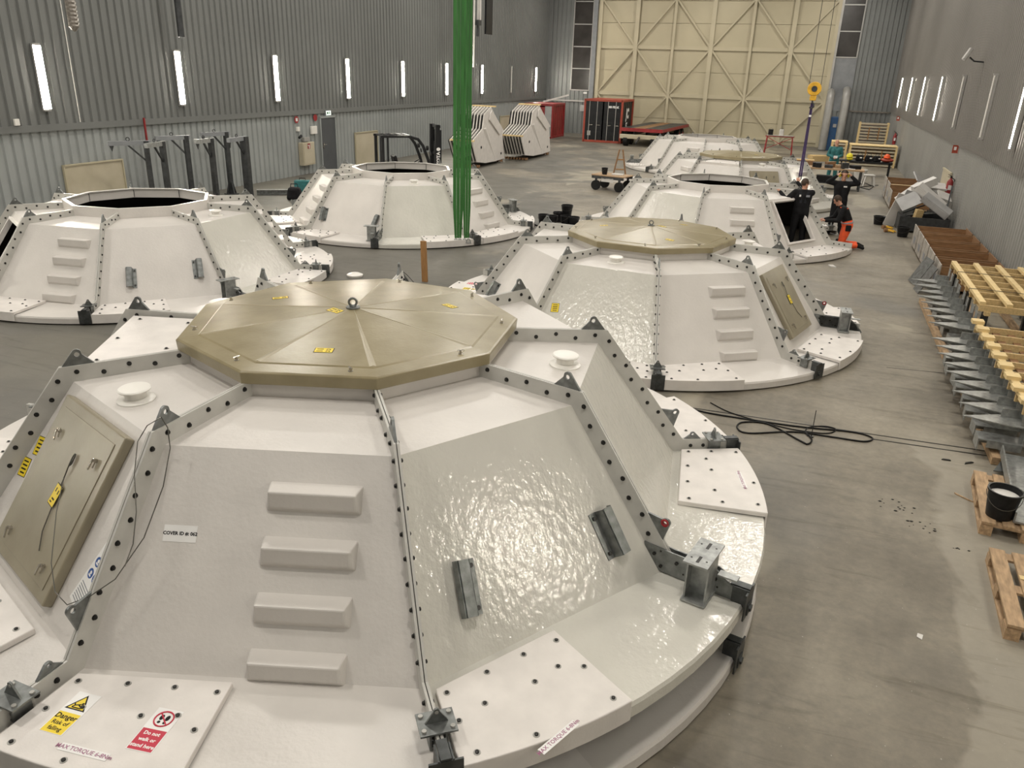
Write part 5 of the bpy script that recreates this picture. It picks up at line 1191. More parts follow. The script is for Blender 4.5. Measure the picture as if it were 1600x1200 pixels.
# open crates across the aisle edge
def crate(label, x0, x1, y0, y1, h, mat='brown_timber', ends='grey_ply', group='open timber crates along the right wall', z=0.0):
    t = thing('open_crate', label, 'crate', (x0, y0, z), 0, group); W, D = x1-x0, y1-y0
    for k in range(3):
        for y in (0, D): MB().box((W/2, y, h*(k+0.5)/3+0.09), (W, 0.028, h/3-0.008)).build('side_board', mat, t)
    for x in (0, W): MB().box((x, D/2, h/2+0.10), (0.022, D+0.06, h+0.05)).build('end_panel', ends if x == 0 else mat, t)
    MB().box((W/2, D/2, 0.095), (W, D, 0.02)).build('floor', mat, t)
    for x in (0.1, W/2, W-0.1): MB().box((x, D/2, 0.045), (0.10, D, 0.085)).build('skid', 'pallet_timber', t)
    m = MB(); m.box((-0.014, D*0.45, h*0.55), (0.004, D*0.35, h*0.35)); m.build('stencil', 'cloth_grey', t)
    return t
for i, y in enumerate((18.25, 19.35, 20.45, 21.55, 22.65)):
    crate(('nearest open brown timber crate by the right wall, just past the lattice', 'second open brown timber crate from the camera by the right wall', 'third open brown timber crate from the camera by the right wall', 'fourth open brown timber crate from the camera by the right wall', 'fifth open timber crate, partly under the white board heap')[i], 2.86, 4.08, y, y+0.88, 0.48)
for i, y in enumerate((30.5, 31.7, 33.2)):
    crate(('open timber crate just beyond the heap of white boards', 'open timber crate beyond the heap, second along', 'far open timber crate in front of the orange helmet')[i], 2.75, 4.0, y, y+1.05, 0.62 if i else 0.5)
tag(MB().box((3.2, 32.1, 0.66), (0.8, 0.10, 0.04), RZ(0.0)).build('plank', 'new_timber'), 'short yellow plank lying across a far timber crate', 'plank')
for i, (x, y, z, a, tl, wd) in enumerate(((2.60, 18.9, 0.30, 0.2, 0.9, 0.5), (2.62, 18.2, 0.28, 0.1, 0.85, 0.45))):
    tag(MB().box((0, 0, 0), (0.02, wd, 0.62)).build('steel_plate', 'galvanised', None, T(x, y, z) @ RZ(a) @ RY(0.45)), ('grey steel plate leaning against the nearest crate end', 'grey steel plate leaning in front of the nearest crate')[i], 'plate', 'steel plates leaning at the crates')
tag(MB().prism([(0, 0), (0.6, 0), (0.6, 0.14), (0.1, 0.2)], 0, 0.03, T(3.0, 18.1, 0.615) @ RY(0.0)).build('offcut_board', 'packing_grey'), 'pale offcut board in front of the nearest crate', 'board')
# heap of white boards and boxes
heap = [  # position, size, euler, material, label
    ((2.62, 26.75, 0.50), (0.34, 0.03, 1.02), (0.20, 0.22, 0.25), 'packing_white', 'tall white board leaning at the left end of the heap'),
    ((2.95, 27.2, 0.58), (0.50, 0.03, 0.95), (0.25, 0.25, 0.15), 'packing_grey', 'grey board leaning behind the tall white one in the heap'),
    ((3.05, 27.4, 0.95), (0.85, 0.7, 0.03), (0.25, -0.70, 0.3), 'packing_white', 'white crumpled sheet on the left slope of the heap'),
    ((3.30, 27.2, 1.24), (0.70, 0.22, 0.22), (0.1, -0.45, 0.35), 'packing_white', 'white box lying on top of the heap'),
    ((3.25, 27.8, 1.32), (0.55, 0.45, 0.04), (0.6, 0.5, 0.6), 'packing_grey', 'grey square board at the very top of the heap'),
    ((3.45, 26.55, 0.98), (0.95, 0.36, 0.22), (0.25, 0.62, -0.2), 'packing_white', 'long white folded box in the middle of the heap'),
    ((3.60, 26.05, 0.80), (0.90, 0.36, 0.20), (0.25, 0.55, -0.25), 'packing_grey', 'long grey-white box at the right side of the heap'),
    ((3.88, 27.0, 0.98), (0.40, 0.40, 0.05), (0.5, 0.3, 0.3), 'packing_white', 'small white panel near the right wall in the heap'),
    ((3.65, 27.7, 1.18), (0.65, 0.45, 0.06), (0.3, 0.05, 0.1), 'packing_white', 'flat white sheet across the back of the heap'),
    ((2.88, 26.3, 0.85), (0.60, 0.5, 0.025), (0.7, -0.5, 0.2), 'packing_grey', 'thin grey sheet sagging over the front of the heap'),
    ((3.18, 26.1, 0.52), (0.22, 0.14, 0.26), (0.1, 0.1, 0.4), 'fresh_timber', 'small brown cardboard box inside the dark of the heap')]
for i, (c_, d, e, mt, lb) in enumerate(heap):
    o = MB().box((0, 0, 0), d).build('packing_board' if min(d) < 0.1 else 'packing_box', mt, bevel=0.006); o.location = c_; o.rotation_euler = e
    if max(d) > 0.85 and min(d) > 0.1: MB().box((0, -d[1]/2-0.01, 0), (d[0]*0.9, 0.02, d[2]*0.7)).build('lid_flap', mt, o)
    tag(o, lb, 'board' if min(d) < 0.1 else 'box', 'white packing boards heaped by the right wall')
hp = ground(1450, 345, 0); t = thing('waste_bin', 'dark open skip filled under the heap of white boards', 'skip', (3.35, 26.6, 0))
for (x, y, dx, dy) in ((0, -0.75, 1.3, 0.04), (0, 0.75, 1.3, 0.04), (-0.65, 0, 0.04, 1.5), (0.65, 0, 0.04, 1.5)): MB().box((x, y, 0.25), (dx, dy, 0.40)).build('side_wall', 'dark_steel', t)
MB().box((0, 0, 0.06), (1.3, 1.5, 0.04)).build('floor', 'dark_steel', t)
for i, (a, b, mt, lb) in enumerate((((2.75, 26.0, 0.42), (3.5, 26.35, 0.55), 'black_paint', 'black scrap bar low in front of the heap'), ((2.85, 26.25, 0.46), (3.75, 26.0, 0.62), 'galvanised', 'grey scrap bar crossing the front of the heap'), ((2.8, 26.5, 0.46), (3.6, 26.9, 0.8), 'dark_steel', 'dark scrap bar slanting up inside the heap'), ((3.9, 26.2, 0.45), (3.95, 26.4, 1.35), 'dark_steel', 'dark thin bar standing at the right of the heap'))):
    tag(MB().beam(a, b, 0.04, 0.03).build('scrap_bar', mt), lb, 'scrap bar', 'scrap bars in the heap')
bucket((2.22, 26.9, 0), 'black bucket on floor left of the white board heap', 0.17, 0.26)
bucket((2.75, 25.0, 0), 'black bucket on floor at the end of the crates', 0.17, 0.28)
def shoe(loc, rz, label):
    t = thing('glove', label, 'glove', loc, rz, 'tan work gloves on the floor')
    m = MB(); m.sphere((0, 0, 0.05), 0.07, 10, 6, (1.2, 0.8, 0.6))
    for k in range(4): m.tube([(0.06, -0.045+0.03*k, 0.05), (0.13, -0.05+0.033*k, 0.045), (0.18, -0.05+0.035*k, 0.02)], [0.018, 0.016, 0.012], 6)
    m.tube([(0.0, -0.05, 0.05), (0.06, -0.11, 0.04), (0.10, -0.13, 0.02)], [0.02, 0.017, 0.013], 6); m.build('hand', 'yellow_paint', t, smooth=60); MB().lathe([(0.055, 0), (0.065, 0.09)], 12).build('cuff', 'brown_timber', t, T(-0.06, 0, 0.05) @ RY(-pi/2))
shoe((2.42, 26.2, 0), 0.5, 'tan work glove lying upper beside the black floor bucket'); shoe((2.45, 25.6, 0), 0.2, 'tan work glove lying nearer the camera on the aisle floor')

# ================================================================== far right: racks, bench, clutter
def slat_rack(label, x0, x1, y, z0, z1, n, depth=1.2, top=True):
    t = thing('timber_rack', label, 'timber rack', (x0, y, z0), 0, 'slatted timber racks in the far right corner'); W = x1-x0; h = z1-z0
    for x in (0, W):
        for yy in (0, depth): MB().box((x, yy, h/2), (0.10, 0.10, h)).build('post', 'new_timber', t)
    for k in range(n): MB().box((W/2, -0.03, h*(k+0.5)/n), (W, 0.03, h/n*0.45)).build('slat', 'beige_board', t); MB().box((W/2, depth, h*(k+0.5)/n), (W, 0.03, h/n*0.45)).build('slat', 'beige_board', t)
    for k in range(n): MB().box((W/2, depth/2, h*(k+0.15)/n), (W-0.1, depth-0.1, 0.03)).build('shelf', 'brown_timber', t)
    if top: MB().box((W/2, depth/2, h+0.02), (W+0.1, depth+0.1, 0.04)).build('top_board', 'new_timber', t)
    for x in (W*0.35, W*0.7): MB().box((x, -0.05, h*0.55), (0.06, 0.02, h*0.5)).build('strap', 'plank_timber', t)
    return t
slat_rack('wide slatted timber rack with plywood top behind the teal worker', 1.75, 3.95, 46.0, 0.0, 1.02, 6)
slat_rack('narrow slatted timber rack at the left of the teal worker', 0.85, 1.55, 46.4, 0.0, 1.1, 6)
t = slat_rack('upright slatted timber frame standing behind the wide rack', 2.25, 3.75, 51.5, 0.62, 1.95, 8, 0.5, False)
MB().box((0.75, 0.25, -0.31), (1.5, 0.55, 0.62)).build('base_box', 'brown_timber', t)
t = thing('work_bench', 'cluttered dark work bench behind the worker with ear defenders', 'bench', (0.95, 35.2, 0))
MB().box((0, 0, 0.80), (2.1, 0.8, 0.06)).build('bench_top', 'pallet_timber', t)
for x in (-0.95, 0.95):
    for y in (-0.34, 0.34): MB().box((x, y, 0.385), (0.07, 0.07, 0.77)).build('leg', 'dark_steel', t)
MB().box((0, 0, 0.25), (1.9, 0.7, 0.04)).build('lower_shelf', 'dark_steel', t)
clut = [('tool_box', (-0.75, -0.1, 0.93), (0.35, 0.25, 0.2), 'black_plastic', 'black tool box at the left end of the far bench'), ('grinder_box', (-0.3, -0.15, 0.90), (0.3, 0.25, 0.14), 'dark_steel', 'dark steel box beside the tool box on the far bench'), ('carton', (0.1, 0.05, 0.90), (0.3, 0.3, 0.14), 'pallet_timber', 'brown carton in the middle of the far bench'), ('folder', (0.5, -0.1, 0.85), (0.4, 0.3, 0.04), 'packing_white', 'flat white folder on the far bench'),
        ('crate_box', (-0.4, 0, 0.40), (0.6, 0.5, 0.26), 'black_plastic', 'black box on the shelf under the far bench'), ('crate_box', (0.45, 0, 0.38), (0.5, 0.5, 0.22), 'packing_grey', 'grey box on the shelf under the far bench')]
for nm, c_, d_, mt, lb in clut: tag(MB().box((0, 0, 0), d_).box((0, 0, d_[2]/2+0.005), (d_[0]*1.03, d_[1]*1.03, 0.02)).build(nm, mt, None, T(0.95+c_[0], 35.2+c_[1], c_[2]-0.03), bevel=0.01), lb, 'box', 'clutter on the far bench')
for i, (x, y, z, d, mt, lb) in enumerate(((0.25, 35.0, 0.83, (0.2, 0.3, 0.16), 'black_paint', 'black grinder case at the left edge of the far bench'), (1.25, 35.05, 0.83, (0.26, 0.2, 0.22), 'dark_steel', 'dark tin standing right of the carton on the far bench'), (1.65, 35.25, 0.83, (0.36, 0.3, 0.12), 'black_plastic', 'black tray at the right end of the far bench'), (0.7, 35.35, 0.83, (0.5, 0.16, 0.2), 'brown_timber', 'brown wood block at the back of the far bench'), (-0.35, 34.2, 0.0, (0.5, 0.4, 0.35), 'black_plastic', 'black crate on floor left of the far bench'), (0.35, 33.7, 0.0, (0.45, 0.4, 0.25), 'dark_steel', 'dark steel box on floor before the far bench'))):
    tag(MB().box((0, 0, d[2]/2), d).box((0, 0, d[2]+0.01), (d[0]*1.04, d[1]*1.04, 0.02)).build('tool_case', mt, None, T(x, y, z+0.001) @ RZ(0.3*i), bevel=0.01), lb, 'box', 'clutter on the far bench')
t = thing('side_table', 'black low table carrying helmets and bags at the far right', 'table', (2.35, 41.5, 0))
MB().box((0, 0, 0.62), (2.3, 0.75, 0.05)).build('table_top', 'black_paint', t)
for x in (-1.05, 1.05):
    for y in (-0.3, 0.3): MB().box((x, y, 0.30), (0.05, 0.05, 0.59)).build('leg', 'black_paint', t)
def helmet(loc, mat, label):
    t = thing('safety_helmet', label, 'helmet', loc, -1.4, 'safety helmets on the black table')
    MB().lathe([(0.145, 0.0), (0.14, 0.06), (0.12, 0.12), (0.07, 0.165), (0.01, 0.18)], 18).build('shell', mat, t, smooth=60); MB().prism(arc((0, 0), 0.20, -0.9, 0.9, 8)+[(0.05, 0.1), (0.05, -0.1)], 0.0, 0.012).build('peak', mat, t)
helmet((1.60, 41.32, 0.80), 'hivis_yellow', 'yellow safety helmet on the black far table'); helmet((3.22, 41.43, 0.842), 'hivis_orange', 'orange safety helmet on the black far table')
tag(MB().sphere((1.62, 41.3, 0.725), 0.13, 12, 8, (1.1, 1, 0.6)).build('work_jacket', 'hivis_yellow'), 'yellow folded work jacket under the yellow helmet', 'jacket'); tag(MB().sphere((3.25, 41.45, 0.745), 0.24, 12, 8, (1.2, 1, 0.42)).build('work_jacket', 'orange_red_paint'), 'orange folded work jacket under the orange helmet', 'jacket')
for i, (x, z) in enumerate(((2.05, 0.80), (2.45, 0.83), (2.8, 0.79))):
    o = thing('tool_bag', ('black tool bag beside the yellow helmet', 'black tool bag in the middle of the far table', 'black tool bag beside the orange helmet')[i], 'bag', (x, 41.45, 0.647), 0.3*i, 'black tool bags on the far table')
    MB().box((0, 0, 0.13), (0.36, 0.25, 0.26), taper=0.8).build('body', 'cloth_black', o, bevel=0.05); MB().tube([(-0.1, 0, 0.24), (-0.08, 0, 0.34), (0.08, 0, 0.34), (0.1, 0, 0.24)], 0.012, 6).build('handle', 'cloth_charcoal', o); MB().box((0.05, -0.12, 0.15), (0.1, 0.01, 0.05)).build('label_patch', 'white_label', o)
t = thing('waste_tub', 'white tapered plastic tub behind the worker with raised arms', 'tub', (2.02, 37.9, 0)); MB().lathe([(0.20, 0), (0.27, 0.55), (0.285, 0.55), (0.285, 0.58), (0.25, 0.58), (0.19, 0.03)], 20).build('pail', 'packing_white', t, smooth=40)
t = thing('step_stool', 'white plastic step stool on floor at the far right aisle', 'stool', (2.35, 37.2, 0), 0.2)
MB().box((0, 0, 0.44), (0.42, 0.32, 0.05)).build('tread', 'packing_white', t, bevel=0.02)
for x in (-1, 1):
    for y in (-1, 1): MB().beam((x*0.23, y*0.19, 0), (x*0.16, y*0.11, 0.43), 0.05, 0.05).build('leg', 'packing_white', t)
t = tag(MB().tube([ground(1335, 290)+Vector((0, 0, 0.015)), ground(1350, 286)+Vector((0, 0, 0.015)), ground(1365, 292)+Vector((0, 0, 0.015)), ground(1358, 297)+Vector((0, 0, 0.015)), ground(1342, 293)+Vector((0, 0, 0.015)), ground(1372, 290)+Vector((0, 0, 0.015))], 0.015, 6).build('hose', 'black_rubber'), 'dark hose lying loosely on floor by the white stool', 'hose')
# blue machine and pipes against the back wall
t = thing('extractor', 'blue extraction machine with two grey ducts at the back wall', 'machine', (0.95, 55.6, 0))
MB().box((0, 0.2, 1.0), (0.85, 1.1, 2.0)).build('cabinet', 'blue_paint', t, bevel=0.03); MB().box((0, -0.36, 0.55), (0.6, 0.03, 0.7)).build('door', 'blue_paint', t); MB().box((0.0, -0.37, 1.5), (0.2, 0.02, 0.2)).build('control_panel', 'alu_frame', t)
for x, h in ((-0.52, 3.3), (0.38, 3.45)):
    m = MB(); m.tube([(x, -0.65, 0.05), (x, -0.65, h-0.4), (x, -0.5, h-0.05), (x, 0.35, h+0.12), (x, 1.4, h+0.12)], 0.24, 14); m.build('duct', 'duct_grey', t, smooth=50)
t = thing('steel_trestle', 'red steel trestle frame with a white can on top, far back', 'trestle', (-2.0, 50.2, 0))
for x in (-0.7, 0.7):
    for y in (-0.4, 0.4): MB().beam((x*1.1, y, 0), (x, y*0.5, 1.0), 0.05, 0.05).build('leg', 'red_paint', t)
    MB().beam((x, -0.35, 0.4), (x, 0.35, 0.4), 0.04, 0.04).build('rung', 'red_paint', t)
for y in (-0.2, 0.2): MB().box((0, y, 1.0), (1.6, 0.06, 0.06)).build('top_bar', 'red_paint', t)
for a, b in (((-0.7, 0.3), (0.7, 0.95)), ((0.7, 0.3), (-0.7, 0.95))): MB().beam((a[0], -0.3, a[1]), (b[0], -0.25, b[1]), 0.035, 0.03).build('cross_brace', 'red_paint', t)
MB().box((0, 0, 1.045), (1.5, 0.55, 0.03)).build('shelf_board', 'grey_ply', t)
t = thing('paint_can', 'white can standing on the red trestle frame', 'can', (-1.95, 50.2, 1.062)); MB().lathe([(0.13, 0), (0.13, 0.3), (0.11, 0.31), (0.11, 0.34)], 16).build('body', 'packing_white', t); MB().tube([(0.13*cos(a), 0, 0.28+0.12*sin(a)) for a in [pi*k/8 for k in range(9)]], 0.008, 5).build('handle', 'steel_wire', t)
t = thing('paint_can', 'black can standing on the red trestle frame', 'can', (-2.55, 50.2, 1.062)); MB().lathe([(0.14, 0), (0.14, 0.28), (0.12, 0.29), (0.12, 0.31)], 16).build('body', 'black_plastic', t); MB().tube([(0.14*cos(a), 0, 0.26+0.12*sin(a)) for a in [pi*k/8 for k in range(9)]], 0.008, 5).build('handle', 'steel_wire', t)
for i, (x, y, d, mt, lb) in enumerate(((-0.35, 43.5, (0.9, 0.8, 0.35), 'brown_timber', 'brown timber box on floor left of the teal worker'), (-0.7, 46.0, (1.0, 0.6, 0.18), 'dark_steel', 'dark low stack of steel on the far floor'), (0.25, 47.5, (0.9, 0.7, 0.28), 'fresh_timber', 'pale timber block on the far floor by the narrow rack'))):
    o = MB().box((0, 0, d[2]/2), d).build('floor_box', mt, None, T(x, y, 0.001) @ RZ(0.2*i)); MB().box((0, 0, d[2]+0.015), (d[0]*0.95, d[1]*0.4, 0.03)).build('top_batten', 'new_timber' if i != 1 else 'packing_grey', o); tag(o, lb, 'box', 'boxes on the far floor')

# ================================================================== floor items
def cable(label, pts, r, mat='black_rubber'):
    P_ = [ground(x, y)+Vector((0, 0, r)) for x, y in pts]; out = []
    n = len(P_)
    for i in range(n-1):
        p0, p1, p2, p3 = P_[max(i-1, 0)], P_[i], P_[i+1], P_[min(i+2, n-1)]
        for k in range(6):
            u = k/6; out.append(0.5*((2*p1)+(p2-p0)*u+(2*p0-5*p1+4*p2-p3)*u*u+(3*p1-p0-3*p2+p3)*u**3))
    out.append(P_[-1])
    return tag(MB().tube(out, r, 6).build('cable', mat, smooth=60), label, 'cable', 'black cables on the floor')
cable('black cable looping on floor right of the stack, widest loops', [(1062, 634), (1100, 645), (1160, 655), (1250, 668), (1330, 676), (1362, 685), (1350, 691), (1300, 684), (1240, 676), (1170, 678), (1152, 670), (1160, 661), (1200, 664), (1250, 690), (1262, 695), (1268, 688), (1258, 676)], 0.011)
cable('thin black cable end curling over the looped cable', [(1110, 630), (1140, 645), (1190, 660), (1240, 672), (1290, 678), (1306, 672), (1290, 667), (1265, 668), (1258, 675), (1262, 682)], 0.008)
t = thing('steel_rod', 'thin rod standing upright among the looped cables', 'rod', (0.52, 9.52, 0)); MB().cyl((0, 0, 0.014), (0, 0, 0.36), 0.005, n=6).build('rod', 'bolt_dark', t); MB().cyl((0, 0, 0), (0, 0, 0.014), 0.03, n=8).build('foot', 'bolt_dark', t)
# channel rails let into the floor
for i, (a, b) in enumerate((((1050, 633), (1562, 708)), ((1362, 686), (1568, 716)))):
    A, B = ground(*a), ground(*b); struct(MB().beam(A+Vector((0, 0, 0.002)), B+Vector((0, 0, 0.002)), 0.018, 0.006, (0, 0, 1)).build('trim_%d' % (3+i), 'bolt_dark'))
for i, (a, b) in enumerate((((1385, 574), (1485, 584)), ((800, 262), (1000, 268)))):
    A, B = ground(*a), ground(*b); struct(MB().beam(A+Vector((0, 0, 0.0005)), B+Vector((0, 0, 0.0005)), 0.010, 0.004, (0, 0, 1)).build('trim_%d' % (5+i), 'dark_steel'))
for i, (px, py, n, sp) in enumerate(((1405, 792, 16, 0.10), (1437, 820, 12, 0.09), (1492, 858, 5, 0.06))):
    g = ground(px, py); m = MB()
    for k in range(n):
        x, y = g.x+random.gauss(0, sp), g.y+random.gauss(0, sp*0.8); s = random.uniform(0.005, 0.014)
        m.sphere((x, y, s*0.35), s, 6, 4, (1.4, 0.8, 0.5))
    stuff(tag(m.build('debris', 'bolt_dark'), ('larger patch of dark brown crumbs on the near right floor', 'smaller patch of dark crumbs on the near right floor', 'few dark crumbs near the pale floor patch')[i], 'debris'))
for i, (px, py, d, mt, lb) in enumerate(((1478, 719, (0.10, 0.03, 0.012), 'bolt_dark', 'dark scrap strip on floor nearer the aisle'), (1513, 724, (0.13, 0.03, 0.012), 'bolt_dark', 'dark scrap strip on floor nearer the brackets'), (1437, 995, (0.07, 0.05, 0.006), 'packing_white', 'curled white paper scrap on the near floor'), (1300, 417, (0.22, 0.14, 0.03), 'packing_white', 'crumpled white paper on floor beside the hatch cover'), (1505, 778, (0.22, 0.02, 0.012), 'pallet_timber', 'thin wood splinter on floor by the pallet'))):
    g = ground(px, py); tag(MB().prism([(-d[0]/2, -d[1]/2), (d[0]/2, -d[1]*0.3), (d[0]*0.4, d[1]/2), (-d[0]*0.3, d[1]*0.35)], 0.0, d[2], T(g.x, g.y, 0.001) @ RZ(0.6*i)).build('scrap', mt), lb, 'scrap', 'loose scraps on the floor')
# bags by the left covers
g = ground(461, 312); t = thing('tool_bag', 'black bag on floor left of the middle cover', 'bag', (g.x, g.y, 0), 0.4); MB().box((0, 0, 0.20), (0.5, 0.4, 0.4), taper=0.75).build('body', 'cloth_black', t, bevel=0.08); MB().tube([(-0.12, 0, 0.38), (-0.1, 0, 0.5), (0.1, 0, 0.5), (0.12, 0, 0.38)], 0.015, 6).build('handle', 'cloth_charcoal', t)
g = ground(474, 303); t = thing('tool_case', 'dark teal case standing behind the black bag', 'case', (g.x, g.y, 0), 0.4); MB().box((0, 0, 0.25), (0.55, 0.2, 0.42)).build('body', 'cloth_teal', t, bevel=0.04); MB().box((0, 0, 0.02), (0.5, 0.2, 0.04)).build('foot', 'black_plastic', t); MB().tube([(-0.1, 0, 0.45), (-0.1, 0, 0.52), (0.1, 0, 0.52), (0.1, 0, 0.45)], 0.014, 6).build('handle', 'black_plastic', t)
g = ground(520, 436, 0.02); t = tag(MB().lathe([(0.16, 0), (0.17, 0.04), (0.1, 0.07), (0.02, 0.08)], 18, T(-8.6, 13.9, 0.0)).build('dome_cap', 'white_plastic', smooth=50), 'white round cap lying on floor behind the foreground lid', 'cap')
g = Vector((-16.6, 22.3, 0)); t = thing('steel_beam', 'grey steel beam lying on floor behind the left cover', 'beam', (g.x, g.y, 0), 0.6); MB().box((0, 0, 0.02), (1.4, 0.16, 0.02)).build('flange', 'galvanised', t); MB().box((0, 0, 0.09), (1.4, 0.02, 0.12)).build('web', 'galvanised', t); MB().box((0, 0, 0.16), (1.4, 0.16, 0.02)).build('flange', 'galvanised_light', t)
# ================================================================== people
def person(label, loc, rz, J, top, legs, shoes='black_rubber', hair='hair_dark', voxel=0.011, head_dir=(0, -1, -0.05), bald=False):
    t = thing('person', label, 'person', loc, rz)
    V = lambda k: Vector(J[k])
    B = []     # (a, b, ra, rb, material)
    def bone(a, b, ra, rb, m): B.append((Vector(a), Vector(b), ra, rb, m))
    pel, waist, chest, neck, head = V('pelvis'), V('waist'), V('chest'), V('neck'), V('head')
    hd = Vector(head_dir).normalized(); up = (head-neck).normalized(); side = hd.cross(up).normalized(); hd = up.cross(side).normalized()
    lat = (V('sh_l')-V('sh_r')).normalized()
    for s in (-1, 1):
        bone(pel+lat*0.075*s, waist+lat*0.06*s, 0.132, 0.128, legs); bone(waist+lat*0.06*s, chest+lat*0.085*s, 0.130, 0.138, top)
    bone(chest, neck-up*0.04, 0.12, 0.075, top); bone(neck-up*0.03, head-up*0.05, 0.056, 0.058, 'skin')
    for s in ('l', 'r'):
        sh, el, wr = V('sh_'+s), V('el_'+s), V('wr_'+s); bone(neck-up*0.07, sh, 0.07, 0.072, top)
        bone(sh, el, 0.080, 0.064, top); bone(el, wr, 0.062, 0.046, top)
        d = Vector(J.get('hd_'+s, (wr-el))).normalized(); pn = Vector(J.get('pn_'+s, (0, 0, -1))); w_ = d.cross(pn).normalized(); pn = w_.cross(d).normalized()
        palm = wr+d*0.085; bone(wr+d*0.01, palm-w_*0.018, 0.027, 0.024, 'skin'); bone(wr+d*0.01, palm+w_*0.020, 0.027, 0.024, 'skin')
        for k, (off, ln) in enumerate(((-0.034, 0.075), (-0.012, 0.085), (0.011, 0.080), (0.032, 0.062))):
            a = palm+w_*off; b = a+(d*0.8+pn*0.35).normalized()*ln*0.5; c = b+(d*0.35+pn*0.8).normalized()*ln*0.5
            bone(a, b, 0.0105, 0.0100, 'skin'); bone(b, c, 0.0100, 0.0085, 'skin')
        a = wr+d*0.03-w_*0.028; b = a+(d*0.6-w_*0.7+pn*0.2).normalized()*0.04; c = b+(d*0.8-w_*0.1+pn*0.4).normalized()*0.035
        bone(a, b, 0.013, 0.012, 'skin'); bone(b, c, 0.012, 0.010, 'skin')
        hp, kn, an, to = V('hip_'+s), V('kn_'+s), V('an_'+s), V('to_'+s)
        bone(pel, hp, 0.12, 0.105, legs); bone(hp, kn, 0.112, 0.085, legs); bone(kn, an-(an-kn).normalized()*0.06, 0.084, 0.070, legs)
        bone(an, an+(to-an)*0.25, 0.052, 0.050, shoes); bone(an+(to-an)*0.1-Vector((0, 0, 0.0)), to, 0.048, 0.040, shoes); bone(an-(an-kn).normalized()*0.07, an, 0.050, 0.052, shoes)
    mb = MB()
    def cap(a, b, ra, rb):
        if (b-a).length > 1e-4: mb.cyl(a, b, ra, rb, n=14, caps=True)
        mb.sphere(a, ra, 12, 8); mb.sphere(b, rb, 12, 8)
    for (a, b, ra, rb, m) in B: cap(a, b, ra, rb)
    HM = frame(head, side, -hd, up)      # local: x side, y back, z up
    mb.sphere((0, 0.005, 0.02), 0.092, 16, 12, (0.84, 1.05, 1.18), HM); mb.sphere((0, -0.018, -0.045), 0.066, 14, 10, (0.92, 1.0, 1.05), HM)     # skull, jaw
    mb.sphere((0, -0.098, -0.015), 0.016, 8, 6, (0.8, 1.1, 1.5), HM); mb.sphere((0, -0.076, -0.062), 0.02, 8, 6, (1.3, 0.7, 0.6), HM); mb.sphere((0, -0.078, -0.098), 0.022, 8, 6, (1.1, 0.9, 0.8), HM)
    for s in (-1, 1): mb.sphere((s*0.078, 0.012, -0.005), 0.022, 8, 6, (0.4, 0.8, 1.4), HM); mb.sphere((s*0.032, -0.078, 0.028), 0.016, 8, 6, (1.4, 0.7, 0.6), HM)
    mats = list(dict.fromkeys([b[4] for b in B]+['skin']))
    tmp = link('tmp', mb.mesh('tmp', 'skin')); r = tmp.modifiers.new('r', 'REMESH'); r.mode = 'VOXEL'; r.voxel_size = voxel
    sm = tmp.modifiers.new('s', 'SMOOTH'); sm.iterations = 3; sm.factor = 0.5
    dg = bpy.context.evaluated_depsgraph_get(); me = bpy.data.meshes.new_from_object(tmp.evaluated_get(dg)); bpy.data.objects.remove(tmp)
    me.materials.clear()
    for q in mats: me.materials.append(MATS[q])
    segs = [(a, b-a, max(1e-9, (b-a).length_squared), ra, rb, mats.index(m)) for (a, b, ra, rb, m) in B]+[(head+up*0.01, up*0.001, 1e-6, 0.11, 0.11, mats.index('skin'))]
    import numpy as np
    n = len(me.polygons); C_ = np.empty(n*3); me.polygons.foreach_get('center', C_); C_ = C_.reshape(-1, 3); best = np.full(n, 1e9); idx = np.zeros(n, int)
    for (a, d, l2, ra, rb, mi) in segs:
        a_ = np.array(a); d_ = np.array(d); u = np.clip(((C_-a_) @ d_)/l2, 0, 1); dist = np.linalg.norm(C_-a_-u[:, None]*d_, axis=1)-(ra+(rb-ra)*u)
        k = dist < best; best[k] = dist[k]; idx[k] = mi
    me.polygons.foreach_set('material_index', idx.tolist()); me.polygons.foreach_set('use_smooth', [True]*n); me.name = 'body'
    body = link('body', me, t)
    for s in (-1, 1): MB().sphere((s*0.032, -0.086, 0.024), 0.0095, 8, 6, (1.2, 0.6, 0.8), HM).build('eye', 'black_print', t)
    if not bald:
        h = MB(); h.sphere((0, 0.012, 0.034), 0.098, 18, 12, (0.86, 1.04, 1.12), HM)
        keep = [f for f in h.f]; hv = h.v; inv = HM.inverted()
        def ok(f):
            c = inv @ (sum((hv[i] for i in f), Vector())/len(f)); return (c.y > -0.045 and c.z > -0.035) or c.z > 0.082
        h.f = [f for f in keep if ok(f)]; h.m = [0]*len(h.f); h.build('hair', hair, t, smooth=80)
    return t, HM
STAND = dict(pelvis=(0, 0, 0.95), waist=(0, 0, 1.10), chest=(0, 0.0, 1.33), neck=(0, 0, 1.50), head=(0, -0.01, 1.645), sh_l=(0.20, 0, 1.43), sh_r=(-0.20, 0, 1.43),
             hip_l=(0.095, 0, 0.90), hip_r=(-0.095, 0, 0.90), kn_l=(0.12, -0.02, 0.50), kn_r=(-0.12, -0.02, 0.50), an_l=(0.14, 0.03, 0.085), an_r=(-0.14, 0.03, 0.085), to_l=(0.16, -0.15, 0.045), to_r=(-0.16, -0.15, 0.045),
             el_l=(0.26, 0.05, 1.16), el_r=(-0.26, 0.05, 1.16), wr_l=(0.24, -0.10, 0.95), wr_r=(-0.24, -0.10, 0.95))
